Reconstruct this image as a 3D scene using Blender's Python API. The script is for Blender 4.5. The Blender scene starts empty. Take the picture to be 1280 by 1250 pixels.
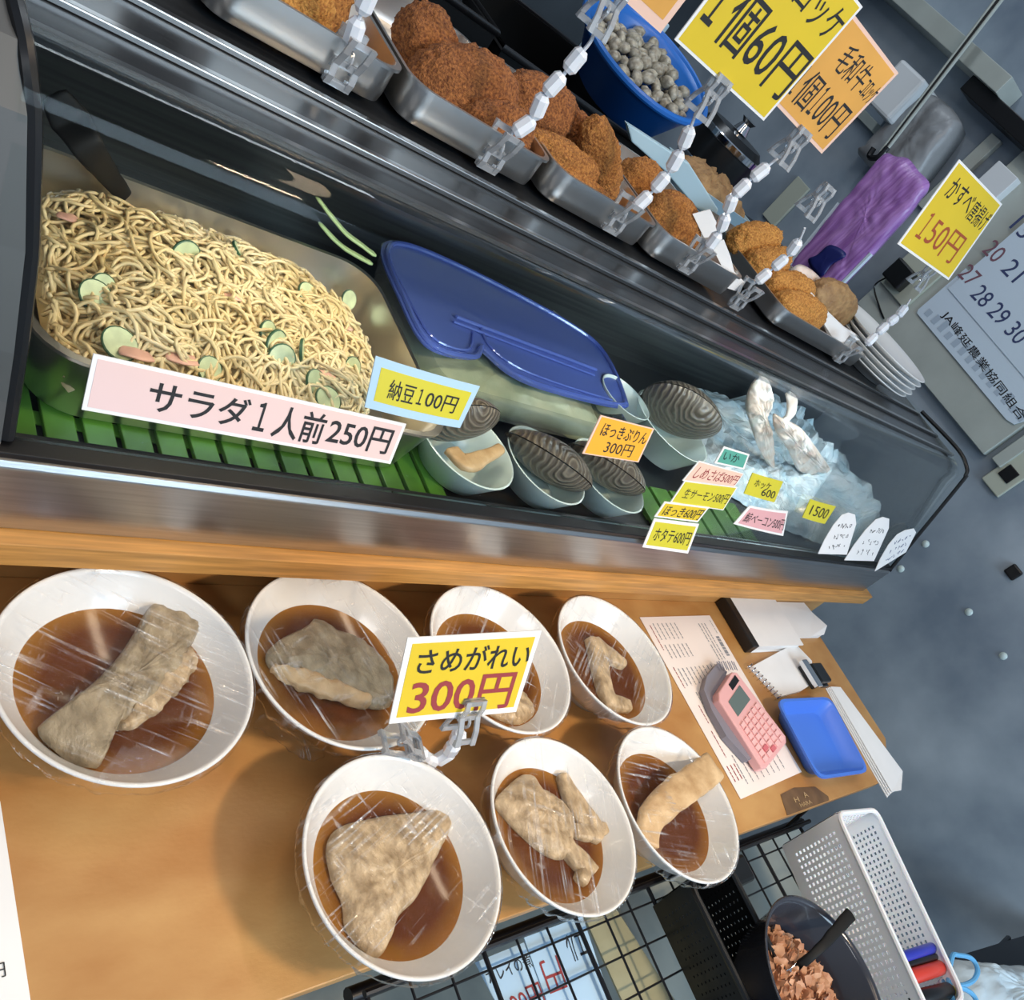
import bpy, bmesh, math, random
from mathutils import Vector, Matrix, Quaternion, noise

# ------------------------------------------------------------------ camera
F = 1030.76
RW = ((0.6912377, -0.3924318, 0.6067848), (0.0440075, -0.8152731, -0.5774020), (0.7212862, 0.4258251, -0.5462776))
CH = 0.61837
PPX, PPY = 657.54, 717.49
scn = bpy.context.scene
col = scn.collection
cam_d = bpy.data.cameras.new('camera')
cam = bpy.data.objects.new('camera', cam_d)
col.objects.link(cam)
r0, r1, r2 = (Vector(r) for r in RW)
cam.matrix_world = Matrix(((r0.x, -r1.x, -r2.x, 0), (r0.y, -r1.y, -r2.y, 0), (r0.z, -r1.z, -r2.z, CH), (0, 0, 0, 1)))
cam_d.sensor_width = 36
cam_d.lens = F / 1280 * 36
cam_d.shift_x = (640 - PPX) / 1280
cam_d.shift_y = (PPY - 625) / 1280
cam_d.clip_start = 0.02
scn.camera = cam

# ------------------------------------------------------------------ light
scn.view_settings.view_transform = 'Standard'
scn.view_settings.look = 'None'
scn.view_settings.gamma = 1
scn.view_settings.exposure = -0.18
w = bpy.data.worlds.new('world')
scn.world = w
w.use_nodes = True
bgn = w.node_tree.nodes['Background']
bgn.inputs[0].default_value = (0.62, 0.78, 1.0, 1)
bgn.inputs[1].default_value = 0.40


def area(name, loc, target, sx, sy, power, colr, spread=180):
    d = bpy.data.lights.new(name, 'AREA')
    d.shape = 'RECTANGLE'
    d.size, d.size_y = sx, sy
    d.energy = power
    d.color = colr
    d.spread = math.radians(spread)
    o = bpy.data.objects.new(name, d)
    o.location = loc
    o.rotation_euler = (Vector(target) - Vector(loc)).to_track_quat('-Z', 'Y').to_euler()
    col.objects.link(o)
    return o


area('ceiling_lamp', (1.15, -0.85, 1.65), (0.7, 0.25, 0), 0.26, 0.12, 6.0, (1.0, 0.76, 0.50), 75)
area('ceiling_lamp', (1.05, 0.50, 1.75), (1.0, 0.5, 0), 0.9, 0.10, 6, (1.0, 0.78, 0.55))
area('ceiling_lamp', (0.05, 0.55, 1.75), (0.1, 0.5, 0), 0.9, 0.10, 6, (1.0, 0.80, 0.58))
area('doorway_daylight', (1.5, -2.9, 1.95), (2.2, 0.2, 0.0), 2.4, 1.2, 112, (0.62, 0.82, 1.0))
area('case_lamp', (0.46, 0.640, 0.343), (0.46, 0.68, 0.1), 0.40, 0.03, 0.80, (1.0, 0.88, 0.66))  # warm fill added under the top to brighten the salad, no visible fixture
area('case_lamp', (1.35, 0.640, 0.343), (1.35, 0.70, 0.1), 0.9, 0.03, 1.35, (0.88, 0.97, 1.0))  # cool fill added to brighten the right half of the interior
area('aisle_lamp', (-1.1, -1.2, 1.8), (0.6, 0.1, -0.1), 1.2, 0.25, 12, (0.95, 0.97, 1.0))  # unseen fill added to lift the sides that face left
area('kitchen_lamp', (1.0, 1.9, 1.9), (1.0, 1.4, 0.3), 1.2, 0.12, 8, (0.85, 0.93, 1.0))

# ------------------------------------------------------------------ pixel helpers (points on real planes)
CAM = Vector((0, 0, CH))


def ray(px, py):
    d = ((px - PPX) / F, (py - PPY) / F, 1.0)
    return r0 * d[0] + r1 * d[1] + r2 * d[2]


def az(px, py, z):
    d = ray(px, py)
    return CAM + d * ((z - CH) / d.z)


def ay(px, py, y):
    d = ray(px, py)
    return CAM + d * (y / d.y)


def ax(px, py, x):
    d = ray(px, py)
    return CAM + d * (x / d.x)


GY, GZ, GK = 0.468, 0.111, 0.38


def ag(px, py, off=0.0):                       # on the sloping front glass
    d = ray(px, py)
    t = (GY - off + GK * (CH - GZ)) / (d.y - GK * d.z)
    return CAM + d * t


# ------------------------------------------------------------------ materials
def _bsdf(name):
    m = bpy.data.materials.new(name)
    m.use_nodes = True
    return m, m.node_tree, m.node_tree.nodes['Principled BSDF']


def mat(name, c, rough=0.5, metal=0.0, var=0.0, vscale=20.0, bump=0.0, bscale=80.0, c2=None, stretch=None, trans=0.0,
        alpha=1.0, spec=0.5, coat=0.0, sss=0.0, detail=4.0):
    m, nt, b = _bsdf(name)
    N, L = nt.nodes, nt.links
    b.inputs['Base Color'].default_value = (*c, 1)
    b.inputs['Roughness'].default_value = rough
    b.inputs['Metallic'].default_value = metal
    b.inputs['Alpha'].default_value = alpha
    b.inputs['Transmission Weight'].default_value = trans
    b.inputs['Specular IOR Level'].default_value = spec
    b.inputs['Coat Weight'].default_value = coat
    if sss:
        b.inputs['Subsurface Weight'].default_value = sss
        b.inputs['Subsurface Radius'].default_value = (0.01, 0.006, 0.004)
    tc = N.new('ShaderNodeTexCoord')
    src = tc.outputs['Object']
    if stretch:
        mp = N.new('ShaderNodeMapping')
        mp.inputs['Scale'].default_value = stretch
        L.new(src, mp.inputs[0])
        src = mp.outputs[0]
    if var or c2:
        t = N.new('ShaderNodeTexNoise')
        t.inputs['Scale'].default_value = vscale
        t.inputs['Detail'].default_value = detail
        L.new(src, t.inputs['Vector'])
        rp = N.new('ShaderNodeValToRGB')
        e = rp.color_ramp.elements
        e[0].position, e[1].position = 0.32, 0.68
        if c2:
            e[0].color, e[1].color = (*c, 1), (*c2, 1)
        else:
            e[0].color = (*[max(0, x * (1 - var)) for x in c], 1)
            e[1].color = (*[min(1, x * (1 + var)) for x in c], 1)
        L.new(t.outputs['Fac'], rp.inputs[0])
        L.new(rp.outputs[0], b.inputs['Base Color'])
    if bump:
        t2 = N.new('ShaderNodeTexNoise')
        t2.inputs['Scale'].default_value = bscale
        t2.inputs['Detail'].default_value = 5
        L.new(src, t2.inputs['Vector'])
        bp = N.new('ShaderNodeBump')
        bp.inputs['Strength'].default_value = bump
        bp.inputs['Distance'].default_value = 0.004
        L.new(t2.outputs['Fac'], bp.inputs['Height'])
        L.new(bp.outputs[0], b.inputs['Normal'])
    return m


def clear(name, tint, refl=0.12, rough=0.04, bump=0.0, bscale=(20, 20, 20), edge=0.5, milk=0.0, milkc=(1, 1, 1), dist=0.004):
    """thin clear plastic or glass: see-through with a Fresnel gloss, optionally a milky share"""
    m, nt, b = _bsdf(name)
    N, L = nt.nodes, nt.links
    N.remove(b)
    out = N['Material Output']
    tr = N.new('ShaderNodeBsdfTransparent')
    tr.inputs[0].default_value = (*tint, 1)
    gl = N.new('ShaderNodeBsdfGlossy')
    gl.inputs['Roughness'].default_value = rough
    lw = N.new('ShaderNodeLayerWeight')
    lw.inputs[0].default_value = edge
    ma = N.new('ShaderNodeMath')
    ma.operation = 'MULTIPLY_ADD'
    ma.inputs[1].default_value = 0.75
    ma.inputs[2].default_value = refl
    ma.use_clamp = True
    L.new(lw.outputs['Fresnel'], ma.inputs[0])
    mx = N.new('ShaderNodeMixShader')
    L.new(ma.outputs[0], mx.inputs[0])
    base = tr.outputs[0]
    if milk:
        df = N.new('ShaderNodeBsdfDiffuse')
        df.inputs[0].default_value = (*milkc, 1)
        m2 = N.new('ShaderNodeMixShader')
        m2.inputs[0].default_value = milk
        L.new(base, m2.inputs[1])
        L.new(df.outputs[0], m2.inputs[2])
        base = m2.outputs[0]
    L.new(base, mx.inputs[1])
    L.new(gl.outputs[0], mx.inputs[2])
    L.new(mx.outputs[0], out.inputs[0])
    if bump:
        tc = N.new('ShaderNodeTexCoord')
        mp = N.new('ShaderNodeMapping')
        mp.inputs['Scale'].default_value = bscale
        L.new(tc.outputs['Object'], mp.inputs[0])
        t = N.new('ShaderNodeTexNoise')
        t.inputs['Scale'].default_value = 1
        t.inputs['Detail'].default_value = 3
        t.inputs['Distortion'].default_value = 0.6
        L.new(mp.outputs[0], t.inputs['Vector'])
        bp = N.new('ShaderNodeBump')
        bp.inputs['Strength'].default_value = bump
        bp.inputs['Distance'].default_value = dist
        L.new(t.outputs['Fac'], bp.inputs['Height'])
        L.new(bp.outputs[0], gl.inputs['Normal'])
    return m


def film_mat():
    """cling film: clear, glossy, with whitish tension creases running in streaks"""
    m, nt, b = _bsdf('food_film')
    N, L = nt.nodes, nt.links
    N.remove(b)
    out = N['Material Output']
    tc = N.new('ShaderNodeTexCoord')
    oi = N.new('ShaderNodeObjectInfo')
    ad = N.new('ShaderNodeVectorMath')
    ad.operation = 'ADD'
    L.new(tc.outputs['Object'], ad.inputs[0])
    L.new(oi.outputs['Random'], ad.inputs[1])

    def nz(scale, detail, dist, lo, hi):
        mp = N.new('ShaderNodeMapping')
        mp.inputs['Scale'].default_value = scale
        L.new(ad.outputs[0], mp.inputs[0])
        t = N.new('ShaderNodeTexNoise')
        t.inputs['Scale'].default_value = 1
        t.inputs['Detail'].default_value = detail
        t.inputs['Distortion'].default_value = dist
        L.new(mp.outputs[0], t.inputs['Vector'])
        r = N.new('ShaderNodeMapRange')
        r.inputs['From Min'].default_value = lo
        r.inputs['From Max'].default_value = hi
        L.new(t.outputs['Fac'], r.inputs['Value'])
        return t.outputs['Fac'], r.outputs['Result']
    h1, c1 = nz((260, 10, 10), 2, 0.3, 0.54, 0.74)
    h2, c2 = nz((30, 120, 20), 2, 0.5, 0.60, 0.78)
    _, patch = nz((22, 22, 22), 1, 0.4, 0.42, 0.66)
    mxm = N.new('ShaderNodeMath')
    mxm.operation = 'MAXIMUM'
    L.new(c1, mxm.inputs[0])
    L.new(c2, mxm.inputs[1])
    mul = N.new('ShaderNodeMath')
    mul.operation = 'MULTIPLY'
    L.new(mxm.outputs[0], mul.inputs[0])
    L.new(patch, mul.inputs[1])
    sc_ = N.new('ShaderNodeMath')
    sc_.operation = 'MULTIPLY'
    sc_.inputs[1].default_value = 0.75
    L.new(mul.outputs[0], sc_.inputs[0])
    sm = N.new('ShaderNodeMath')
    sm.operation = 'ADD'
    L.new(h1, sm.inputs[0])
    L.new(h2, sm.inputs[1])
    bp = N.new('ShaderNodeBump')
    bp.inputs['Strength'].default_value = 1.0
    bp.inputs['Distance'].default_value = 0.006
    L.new(sm.outputs[0], bp.inputs['Height'])
    tr = N.new('ShaderNodeBsdfTransparent')
    gl = N.new('ShaderNodeBsdfGlossy')
    gl.inputs['Roughness'].default_value = 0.07
    L.new(bp.outputs[0], gl.inputs['Normal'])
    lw = N.new('ShaderNodeLayerWeight')
    lw.inputs[0].default_value = 0.06
    ma = N.new('ShaderNodeMath')
    ma.operation = 'MULTIPLY_ADD'
    ma.inputs[1].default_value = 0.7
    ma.inputs[2].default_value = 0.022
    L.new(lw.outputs['Fresnel'], ma.inputs[0])
    m1 = N.new('ShaderNodeMixShader')
    L.new(ma.outputs[0], m1.inputs[0])
    L.new(tr.outputs[0], m1.inputs[1])
    L.new(gl.outputs[0], m1.inputs[2])
    df = N.new('ShaderNodeBsdfDiffuse')
    df.inputs[0].default_value = (0.85, 0.86, 0.88, 1)
    g2 = N.new('ShaderNodeBsdfGlossy')
    g2.inputs['Roughness'].default_value = 0.25
    L.new(bp.outputs[0], g2.inputs['Normal'])
    m3 = N.new('ShaderNodeMixShader')
    m3.inputs[0].default_value = 0.55
    L.new(df.outputs[0], m3.inputs[1])
    L.new(g2.outputs[0], m3.inputs[2])
    m2 = N.new('ShaderNodeMixShader')
    L.new(sc_.outputs[0], m2.inputs[0])
    L.new(m1.outputs[0], m2.inputs[1])
    L.new(m3.outputs[0], m2.inputs[2])
    L.new(m2.outputs[0], out.inputs[0])
    return m


def wood_mat():
    m = mat('plywood', (0.40, 0.180, 0.048), rough=0.42, c2=(0.54, 0.30, 0.105), vscale=8, stretch=(1.0, 1.8, 1.8), bump=0.06,
            bscale=160, detail=6)
    return m


M = {}
M['wood'] = wood_mat()
M['wood_edge'] = mat('plywood_edge', (0.52, 0.25, 0.065), rough=0.5, var=0.25, vscale=30, stretch=(0.3, 6, 6))
M['steel'] = mat('brushed_steel', (0.50, 0.49, 0.48), rough=0.28, metal=1, var=0.10, vscale=8, stretch=(1, 40, 40), bump=0.03, bscale=60)
M['steel_tray'] = mat('tray_steel', (0.74, 0.72, 0.69), rough=0.30, metal=1, bump=0.02, bscale=40)
M['back'] = mat('case_back_steel', (0.14, 0.15, 0.145), rough=0.32, metal=0.9, var=0.2, vscale=5, stretch=(0.6, 30, 30))
M['cheek'] = mat('end_cheek_metal', (0.10, 0.10, 0.098), rough=0.5, metal=0.5, var=0.05, vscale=8)
M['steel_dark'] = mat('dark_steel', (0.020, 0.022, 0.025), rough=0.26, metal=0.0, spec=0.35, var=0.3, vscale=6, stretch=(0.6, 30, 30))
M['chrome'] = mat('chrome', (0.75, 0.76, 0.78), rough=0.08, metal=1)
M['rail'] = mat('rail_steel', (0.35, 0.34, 0.33), rough=0.25, metal=1)
M['gasket'] = mat('black_rubber', (0.006, 0.006, 0.007), rough=0.35)
M['black'] = mat('black_plastic', (0.008, 0.009, 0.010), rough=0.28, bump=0.02, bscale=50)
M['black_wire'] = mat('black_wire', (0.006, 0.006, 0.008), rough=0.35)
M['dark_grey'] = mat('dark_grey_bowl', (0.035, 0.038, 0.050), rough=0.18, coat=0.3)
M['glass'] = clear('case_glass', (0.965, 0.98, 0.975), refl=0.004, rough=0.01, edge=0.09)
M['film'] = film_mat()
M['clip'] = clear('clear_clip', (0.93, 0.95, 0.96), refl=0.12, rough=0.10, edge=0.4, milk=0.30, milkc=(0.95, 0.97, 1.0))
M['white_china'] = mat('white_bowl', (0.76, 0.755, 0.735), rough=0.22, coat=0.3)
M['broth'] = None
M['card_white'] = mat('card_white', (0.86, 0.86, 0.85), rough=0.45)
M['ink'] = mat('black_ink', (0.012, 0.012, 0.014), rough=0.6)
M['ink_red'] = mat('red_ink', (0.30, 0.040, 0.045), rough=0.6)
M['ink_brown'] = mat('brown_red_ink', (0.36, 0.07, 0.02), rough=0.6)
M['ink_grey'] = mat('grey_ink', (0.25, 0.25, 0.27), rough=0.6)
M['ink_blue'] = mat('blue_ink', (0.04, 0.06, 0.16), rough=0.6)
M['yellow'] = mat('yellow_card', (0.74, 0.54, 0.025), rough=0.42, var=0.04, vscale=8)
M['lemon'] = mat('lemon_card', (0.64, 0.58, 0.035), rough=0.42)
M['orange'] = mat('orange_card', (0.86, 0.42, 0.03), rough=0.42)
M['amber'] = mat('amber_card', (0.75, 0.38, 0.08), rough=0.4, var=0.15, vscale=6)
M['peach'] = mat('peach_card', (0.86, 0.58, 0.46), rough=0.42)
M['pink'] = mat('pink_card', (0.84, 0.60, 0.53), rough=0.42, c2=(0.82, 0.64, 0.68), vscale=2.5)
M['rose'] = mat('rose_card', (0.74, 0.40, 0.42), rough=0.42)
M['sky'] = mat('sky_card', (0.44, 0.65, 0.86), rough=0.42)
M['green_card'] = mat('green_card', (0.10, 0.38, 0.30), rough=0.42)
M['bead'] = mat('white_bead', (0.82, 0.85, 0.90), rough=0.22, coat=0.4, sss=0.1)
M['joint'] = mat('chain_joint', (0.6, 0.63, 0.68), rough=0.25)
M['fry_dark'] = mat('fried_crust_dark', (0.13, 0.034, 0.008), rough=0.75, c2=(0.44, 0.165, 0.042), vscale=330, bump=1.0, bscale=420, detail=6)
M['fry'] = mat('fried_crust', (0.22, 0.068, 0.012), rough=0.75, c2=(0.58, 0.25, 0.055), vscale=330, bump=1.0, bscale=420, detail=6)
M['fry_gold'] = mat('fried_crust_golden', (0.34, 0.12, 0.018), rough=0.75, c2=(0.70, 0.35, 0.08), vscale=330, bump=1.0, bscale=420, detail=6)
M['noodle'] = mat('spaghetti', (0.66, 0.50, 0.24), rough=0.38, c2=(0.76, 0.66, 0.44), vscale=9, sss=0.15)
M['cucumber'] = mat('cucumber_flesh', (0.50, 0.58, 0.36), rough=0.35, var=0.2, vscale=60)
M['cuke_skin'] = mat('cucumber_skin', (0.035, 0.10, 0.055), rough=0.4)
M['ham'] = mat('ham', (0.70, 0.40, 0.32), rough=0.4, var=0.1, vscale=50)
M['mat_green'] = mat('bamboo_mat_green', (0.075, 0.210, 0.025), rough=0.4, var=0.3, vscale=20)
M['fish'] = mat('simmered_fish', (0.27, 0.185, 0.100), rough=0.40, c2=(0.60, 0.45, 0.275), vscale=60, stretch=(1.6, 1, 1), bump=0.55, bscale=130, detail=10)
M['fish_skin'] = mat('fish_skin', (0.19, 0.145, 0.085), rough=0.34, c2=(0.40, 0.32, 0.205), vscale=48, stretch=(1.6, 1, 1), bump=0.5, bscale=140, detail=10)
M['tofu'] = mat('pale_fish', (0.42, 0.26, 0.12), rough=0.45, c2=(0.68, 0.49, 0.28), vscale=34, bump=0.5, bscale=90, detail=9)
M['raw_fish'] = mat('raw_fish', (0.80, 0.60, 0.48), rough=0.35, c2=(0.90, 0.84, 0.78), vscale=26, bump=0.2, bscale=60, sss=0.2)
M['floor'] = mat('concrete_floor', (0.20, 0.22, 0.21), rough=0.45, c2=(0.30, 0.32, 0.29), vscale=9, bump=0.1, bscale=20)
M['wall_blue'] = mat('painted_wall', (0.180, 0.230, 0.290), rough=0.45, c2=(0.430, 0.500, 0.560), vscale=3.2, bump=0.16, bscale=14, detail=8)
M['wall_dark'] = mat('dark_wall', (0.045, 0.055, 0.065), rough=0.5, var=0.3, vscale=4)
M['panel_grey'] = mat('pale_panel', (0.46, 0.50, 0.46), rough=0.42, var=0.10, vscale=7, bump=0.05, bscale=30)
M['plate_beige'] = mat('beige_plate', (0.50, 0.53, 0.44), rough=0.4)
M['white_plastic'] = mat('white_plastic', (0.78, 0.82, 0.84), rough=0.35)
M['grey_bag'] = mat('grey_bag', (0.30, 0.31, 0.32), rough=0.35, var=0.15, vscale=10, bump=0.5, bscale=18)
M['basket_white'] = mat('translucent_white_basket', (0.90, 0.91, 0.92), rough=0.35, sss=0.3)
M['paper'] = mat('paper', (0.84, 0.83, 0.82), rough=0.7, var=0.03, vscale=14)
M['paper_pink'] = mat('pinkish_paper', (0.86, 0.76, 0.70), rough=0.7, var=0.03, vscale=8)
M['calendar'] = mat('calendar_paper', (0.66, 0.78, 0.88), rough=0.4)
M['calc_pink'] = mat('pink_plastic', (0.80, 0.43, 0.42), rough=0.35)
M['calc_key'] = mat('pink_key', (0.86, 0.50, 0.48), rough=0.4)
M['calc_red'] = mat('red_key', (0.65, 0.16, 0.18), rough=0.4)
M['lcd'] = mat('grey_display', (0.13, 0.17, 0.16), rough=0.15)
M['cover_grey'] = mat('grey_cover', (0.23, 0.22, 0.26), rough=0.4)
M['blue_tray'] = mat('blue_tray', (0.07, 0.20, 0.72), rough=0.35)
M['blue_basket'] = mat('blue_basket', (0.012, 0.13, 0.50), rough=0.35)
M['blue_lid'] = clear('blue_clear_lid', (0.36, 0.46, 0.92), refl=0.05, rough=0.06, bump=0.25, bscale=(60, 60, 60), milk=0.48, milkc=(0.16, 0.26, 0.85))
M['clear_box'] = clear('clear_container', (0.90, 0.95, 0.93), refl=0.05, rough=0.06, bump=0.3, bscale=(40, 40, 40), milk=0.12)
M['tub_blue'] = mat('pale_blue_tub', (0.44, 0.62, 0.72), rough=0.3, sss=0.1)
M['ice'] = mat('icy_film', (0.50, 0.72, 0.84), rough=0.10, c2=(0.86, 0.93, 0.96), vscale=26, bump=1.0, bscale=45, coat=0.5)
M['pale_green'] = mat('pale_green_plastic', (0.62, 0.80, 0.36), rough=0.35)
M['cup'] = mat('pale_cup', (0.62, 0.74, 0.72), rough=0.25, sss=0.1, coat=0.3)
M['purple'] = mat('purple_film', (0.30, 0.12, 0.42), rough=0.3, c2=(0.52, 0.28, 0.66), vscale=7, stretch=(1, 14, 1.2), bump=0.4, bscale=10)
M['navy'] = mat('navy_print', (0.012, 0.018, 0.14), rough=0.4)
M['clam'] = mat('grey_clam', (0.15, 0.13, 0.10), rough=0.4, c2=(0.46, 0.44, 0.36), vscale=110)
M['flake'] = mat('bonito_flake', (0.42, 0.17, 0.08), rough=0.6, c2=(0.66, 0.36, 0.20), vscale=50)
M['red'] = mat('red_plastic', (0.62, 0.05, 0.03), rough=0.35)
M['blue_pen'] = mat('blue_plastic', (0.03, 0.04, 0.42), rough=0.35)
M['purple_pen'] = mat('purple_plastic', (0.16, 0.04, 0.30), rough=0.35)
M['sky_plastic'] = mat('light_blue_plastic', (0.14, 0.45, 0.78), rough=0.3)
M['bag'] = mat('white_bag', (0.62, 0.72, 0.76), rough=0.3, bump=0.7, bscale=14)
M['stain'] = mat('worn_dark_sticker', (0.145, 0.080, 0.035), rough=0.4, var=0.2, vscale=40)
M['stain_ink'] = mat('pale_print', (0.50, 0.33, 0.16), rough=0.5)
M['olive'] = mat('olive_board', (0.36, 0.36, 0.24), rough=0.6, var=0.1, vscale=12)
M['photo_olive'] = mat('printed_olive', (0.24, 0.21, 0.07), rough=0.5)
M['spoon'] = mat('black_utensil', (0.008, 0.008, 0.008), rough=0.6, spec=0.2)
M['vinyl_black'] = mat('black_binding', (0.010, 0.010, 0.011), rough=0.4)
M['brown_hair_food'] = mat('brown_shreds', (0.28, 0.15, 0.06), rough=0.6, c2=(0.46, 0.28, 0.12), vscale=60, bump=0.8, bscale=120)
M['lettuce'] = mat('pale_green_food', (0.26, 0.34, 0.24), rough=0.4, c2=(0.48, 0.52, 0.36), vscale=14, bump=0.8, bscale=30)


def broth_mat():
    m, nt, b = _bsdf('soy_broth')
    N, L = nt.nodes, nt.links
    b.inputs['Base Color'].default_value = (0.165, 0.050, 0.010, 1)
    b.inputs['Roughness'].default_value = 0.10
    b.inputs['Specular IOR Level'].default_value = 0.3
    tc = N.new('ShaderNodeTexCoord')
    ln = N.new('ShaderNodeVectorMath')
    ln.operation = 'LENGTH'
    mp = N.new('ShaderNodeMapping')
    mp.inputs['Scale'].default_value = (1, 1, 0)
    L.new(tc.outputs['Object'], mp.inputs[0])
    L.new(mp.outputs[0], ln.inputs[0])
    rp = N.new('ShaderNodeValToRGB')               # shallow broth over the sloping white wall shows paler
    e = rp.color_ramp.elements
    e[0].position, e[0].color = 0.058, (0.098, 0.027, 0.004, 1)
    e[1].position, e[1].color = 0.083, (0.30, 0.130, 0.022, 1)
    L.new(ln.outputs['Value'], rp.inputs[0])
    L.new(rp.outputs[0], b.inputs['Base Color'])
    return m


M['broth'] = broth_mat()


def shell_mat():
    m, nt, b = _bsdf('clam_shell')
    N, L = nt.nodes, nt.links
    b.inputs['Roughness'].default_value = 0.28
    tc = N.new('ShaderNodeTexCoord')
    ln = N.new('ShaderNodeVectorMath')
    ln.operation = 'DISTANCE'
    ln.inputs[1].default_value = (0, 0, 0.048)
    L.new(tc.outputs['Object'], ln.inputs[0])
    n = N.new('ShaderNodeTexNoise')
    n.inputs['Scale'].default_value = 30
    L.new(tc.outputs['Object'], n.inputs['Vector'])
    ma = N.new('ShaderNodeMath')
    ma.operation = 'MULTIPLY_ADD'
    ma.inputs[1].default_value = 0.018
    L.new(n.outputs['Fac'], ma.inputs[0])
    L.new(ln.outputs['Value'], ma.inputs[2])
    mu = N.new('ShaderNodeMath')
    mu.operation = 'MULTIPLY'
    mu.inputs[1].default_value = 800
    L.new(ma.outputs[0], mu.inputs[0])
    si = N.new('ShaderNodeMath')
    si.operation = 'SINE'
    L.new(mu.outputs[0], si.inputs[0])
    rp = N.new('ShaderNodeValToRGB')
    e = rp.color_ramp.elements
    e[0].position, e[0].color = 0.05, (0.105, 0.085, 0.066, 1)
    e[1].position, e[1].color = 1.0, (0.21, 0.18, 0.14, 1)
    L.new(si.outputs[0], rp.inputs[0])
    L.new(rp.outputs[0], b.inputs['Base Color'])
    bp = N.new('ShaderNodeBump')
    bp.inputs['Strength'].default_value = 0.5
    bp.inputs['Distance'].default_value = 0.002
    L.new(si.outputs[0], bp.inputs['Height'])
    L.new(bp.outputs[0], b.inputs['Normal'])
    return m


M['shell'] = shell_mat()


# ------------------------------------------------------------------ mesh building
class MB:
    def __init__(s):
        s.v, s.f = [], []

    def add(s, vs, fs):
        n = len(s.v)
        s.v += [Vector(p) for p in vs]
        s.f += [tuple(i + n for i in f) for f in fs]
        return s

    def box(s, lo, hi, mtx=None):
        x0, y0, z0 = lo
        x1, y1, z1 = hi
        vs = [Vector(p) for p in ((x0, y0, z0), (x1, y0, z0), (x1, y1, z0), (x0, y1, z0), (x0, y0, z1), (x1, y0, z1), (x1, y1, z1), (x0, y1, z1))]
        if mtx:
            vs = [mtx @ p for p in vs]
        return s.add(vs, [(0, 3, 2, 1), (4, 5, 6, 7), (0, 1, 5, 4), (1, 2, 6, 5), (2, 3, 7, 6), (3, 0, 4, 7)])

    def tube(s, path, r, seg=8, cap=True, closed=False):
        path = [Vector(p) for p in path]
        n = len(path)
        rs = r if isinstance(r, (list, tuple)) else [r] * n
        t0 = (path[1] - path[0]).normalized()
        up = Vector((0, 0, 1)) if abs(t0.z) < 0.9 else Vector((1, 0, 0))
        u = t0.cross(up).normalized()
        vs, fs = [], []
        for i in range(n):
            a = path[i - 1] if (i > 0 or closed) else path[i]
            b = path[(i + 1) % n] if (i < n - 1 or closed) else path[i]
            t = (b - a)
            t = t.normalized() if t.length > 1e-9 else t0
            u = (u - t * u.dot(t))
            u = u.normalized() if u.length > 1e-6 else t.orthogonal().normalized()
            v = t.cross(u)
            for k in range(seg):
                an = 2 * math.pi * k / seg
                vs.append(path[i] + (u * math.cos(an) + v * math.sin(an)) * rs[i])
        for i in range(n if closed else n - 1):
            j = (i + 1) % n
            for k in range(seg):
                l = (k + 1) % seg
                fs.append((i * seg + k, i * seg + l, j * seg + l, j * seg + k))
        if cap and not closed:
            fs.append(tuple(range(seg - 1, -1, -1)))
            fs.append(tuple((n - 1) * seg + k for k in range(seg)))
        return s.add(vs, fs)

    def lathe(s, prof, seg=48, c=(0, 0, 0), mtx=None):
        vs, fs = [], []
        c = Vector(c)
        idx = []
        for r, z in prof:
            if r < 1e-6:
                idx.append([len(vs)] * seg)
                vs.append(Vector((0, 0, z)))
            else:
                idx.append(list(range(len(vs), len(vs) + seg)))
                vs += [Vector((r * math.cos(2 * math.pi * k / seg), r * math.sin(2 * math.pi * k / seg), z)) for k in range(seg)]
        for i in range(len(prof) - 1):
            for k in range(seg):
                l = (k + 1) % seg
                q = [idx[i][k], idx[i][l], idx[i + 1][l], idx[i + 1][k]]
                q2 = []
                for a in q:
                    if a not in q2:
                        q2.append(a)
                if len(q2) > 2:
                    fs.append(tuple(q2))
        if mtx:
            vs = [mtx @ p for p in vs]
        return s.add([p + c for p in vs], fs)

    def prism(s, poly, vec):
        """closed outline swept along a vector"""
        poly = [Vector(p) for p in poly]
        vec = Vector(vec)
        n = len(poly)
        vs = poly + [p + vec for p in poly]
        fs = [tuple(range(n - 1, -1, -1)), tuple(range(n, 2 * n))] + [(i, (i + 1) % n, n + (i + 1) % n, n + i) for i in range(n)]
        return s.add(vs, fs)

    def sweep_x(s, prof, x0, x1):
        return s.prism([(x0, y, z) for y, z in prof], (x1 - x0, 0, 0))

    def build(s, name, m, parent=None, smooth=False, local=False, bevel=0.0, base=None, fix=True):
        me = bpy.data.meshes.new(name)
        off = Vector((0, 0, 0))
        if not local:
            p = parent
            while p is not None:
                off += p.location
                p = p.parent
            if parent is None and base is not None:
                off = Vector(base)
        me.from_pydata([tuple(p - off) for p in s.v], [], s.f)
        me.materials.append(m)
        if fix:
            bm = bmesh.new()
            bm.from_mesh(me)
            bmesh.ops.recalc_face_normals(bm, faces=bm.faces[:])
            bm.to_mesh(me)
            bm.free()
        if smooth:
            for p in me.polygons:
                p.use_smooth = True
            if smooth != 'all':
                me.set_sharp_from_angle(angle=math.radians(40))
        o = bpy.data.objects.new(name, me)
        col.objects.link(o)
        if parent:
            o.parent = parent
        elif base is not None:
            o.location = base
        if bevel:
            md = o.modifiers.new('bevel', 'BEVEL')
            md.width = bevel
            md.segments = 2
            md.limit_method = 'ANGLE'
        return o


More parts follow.
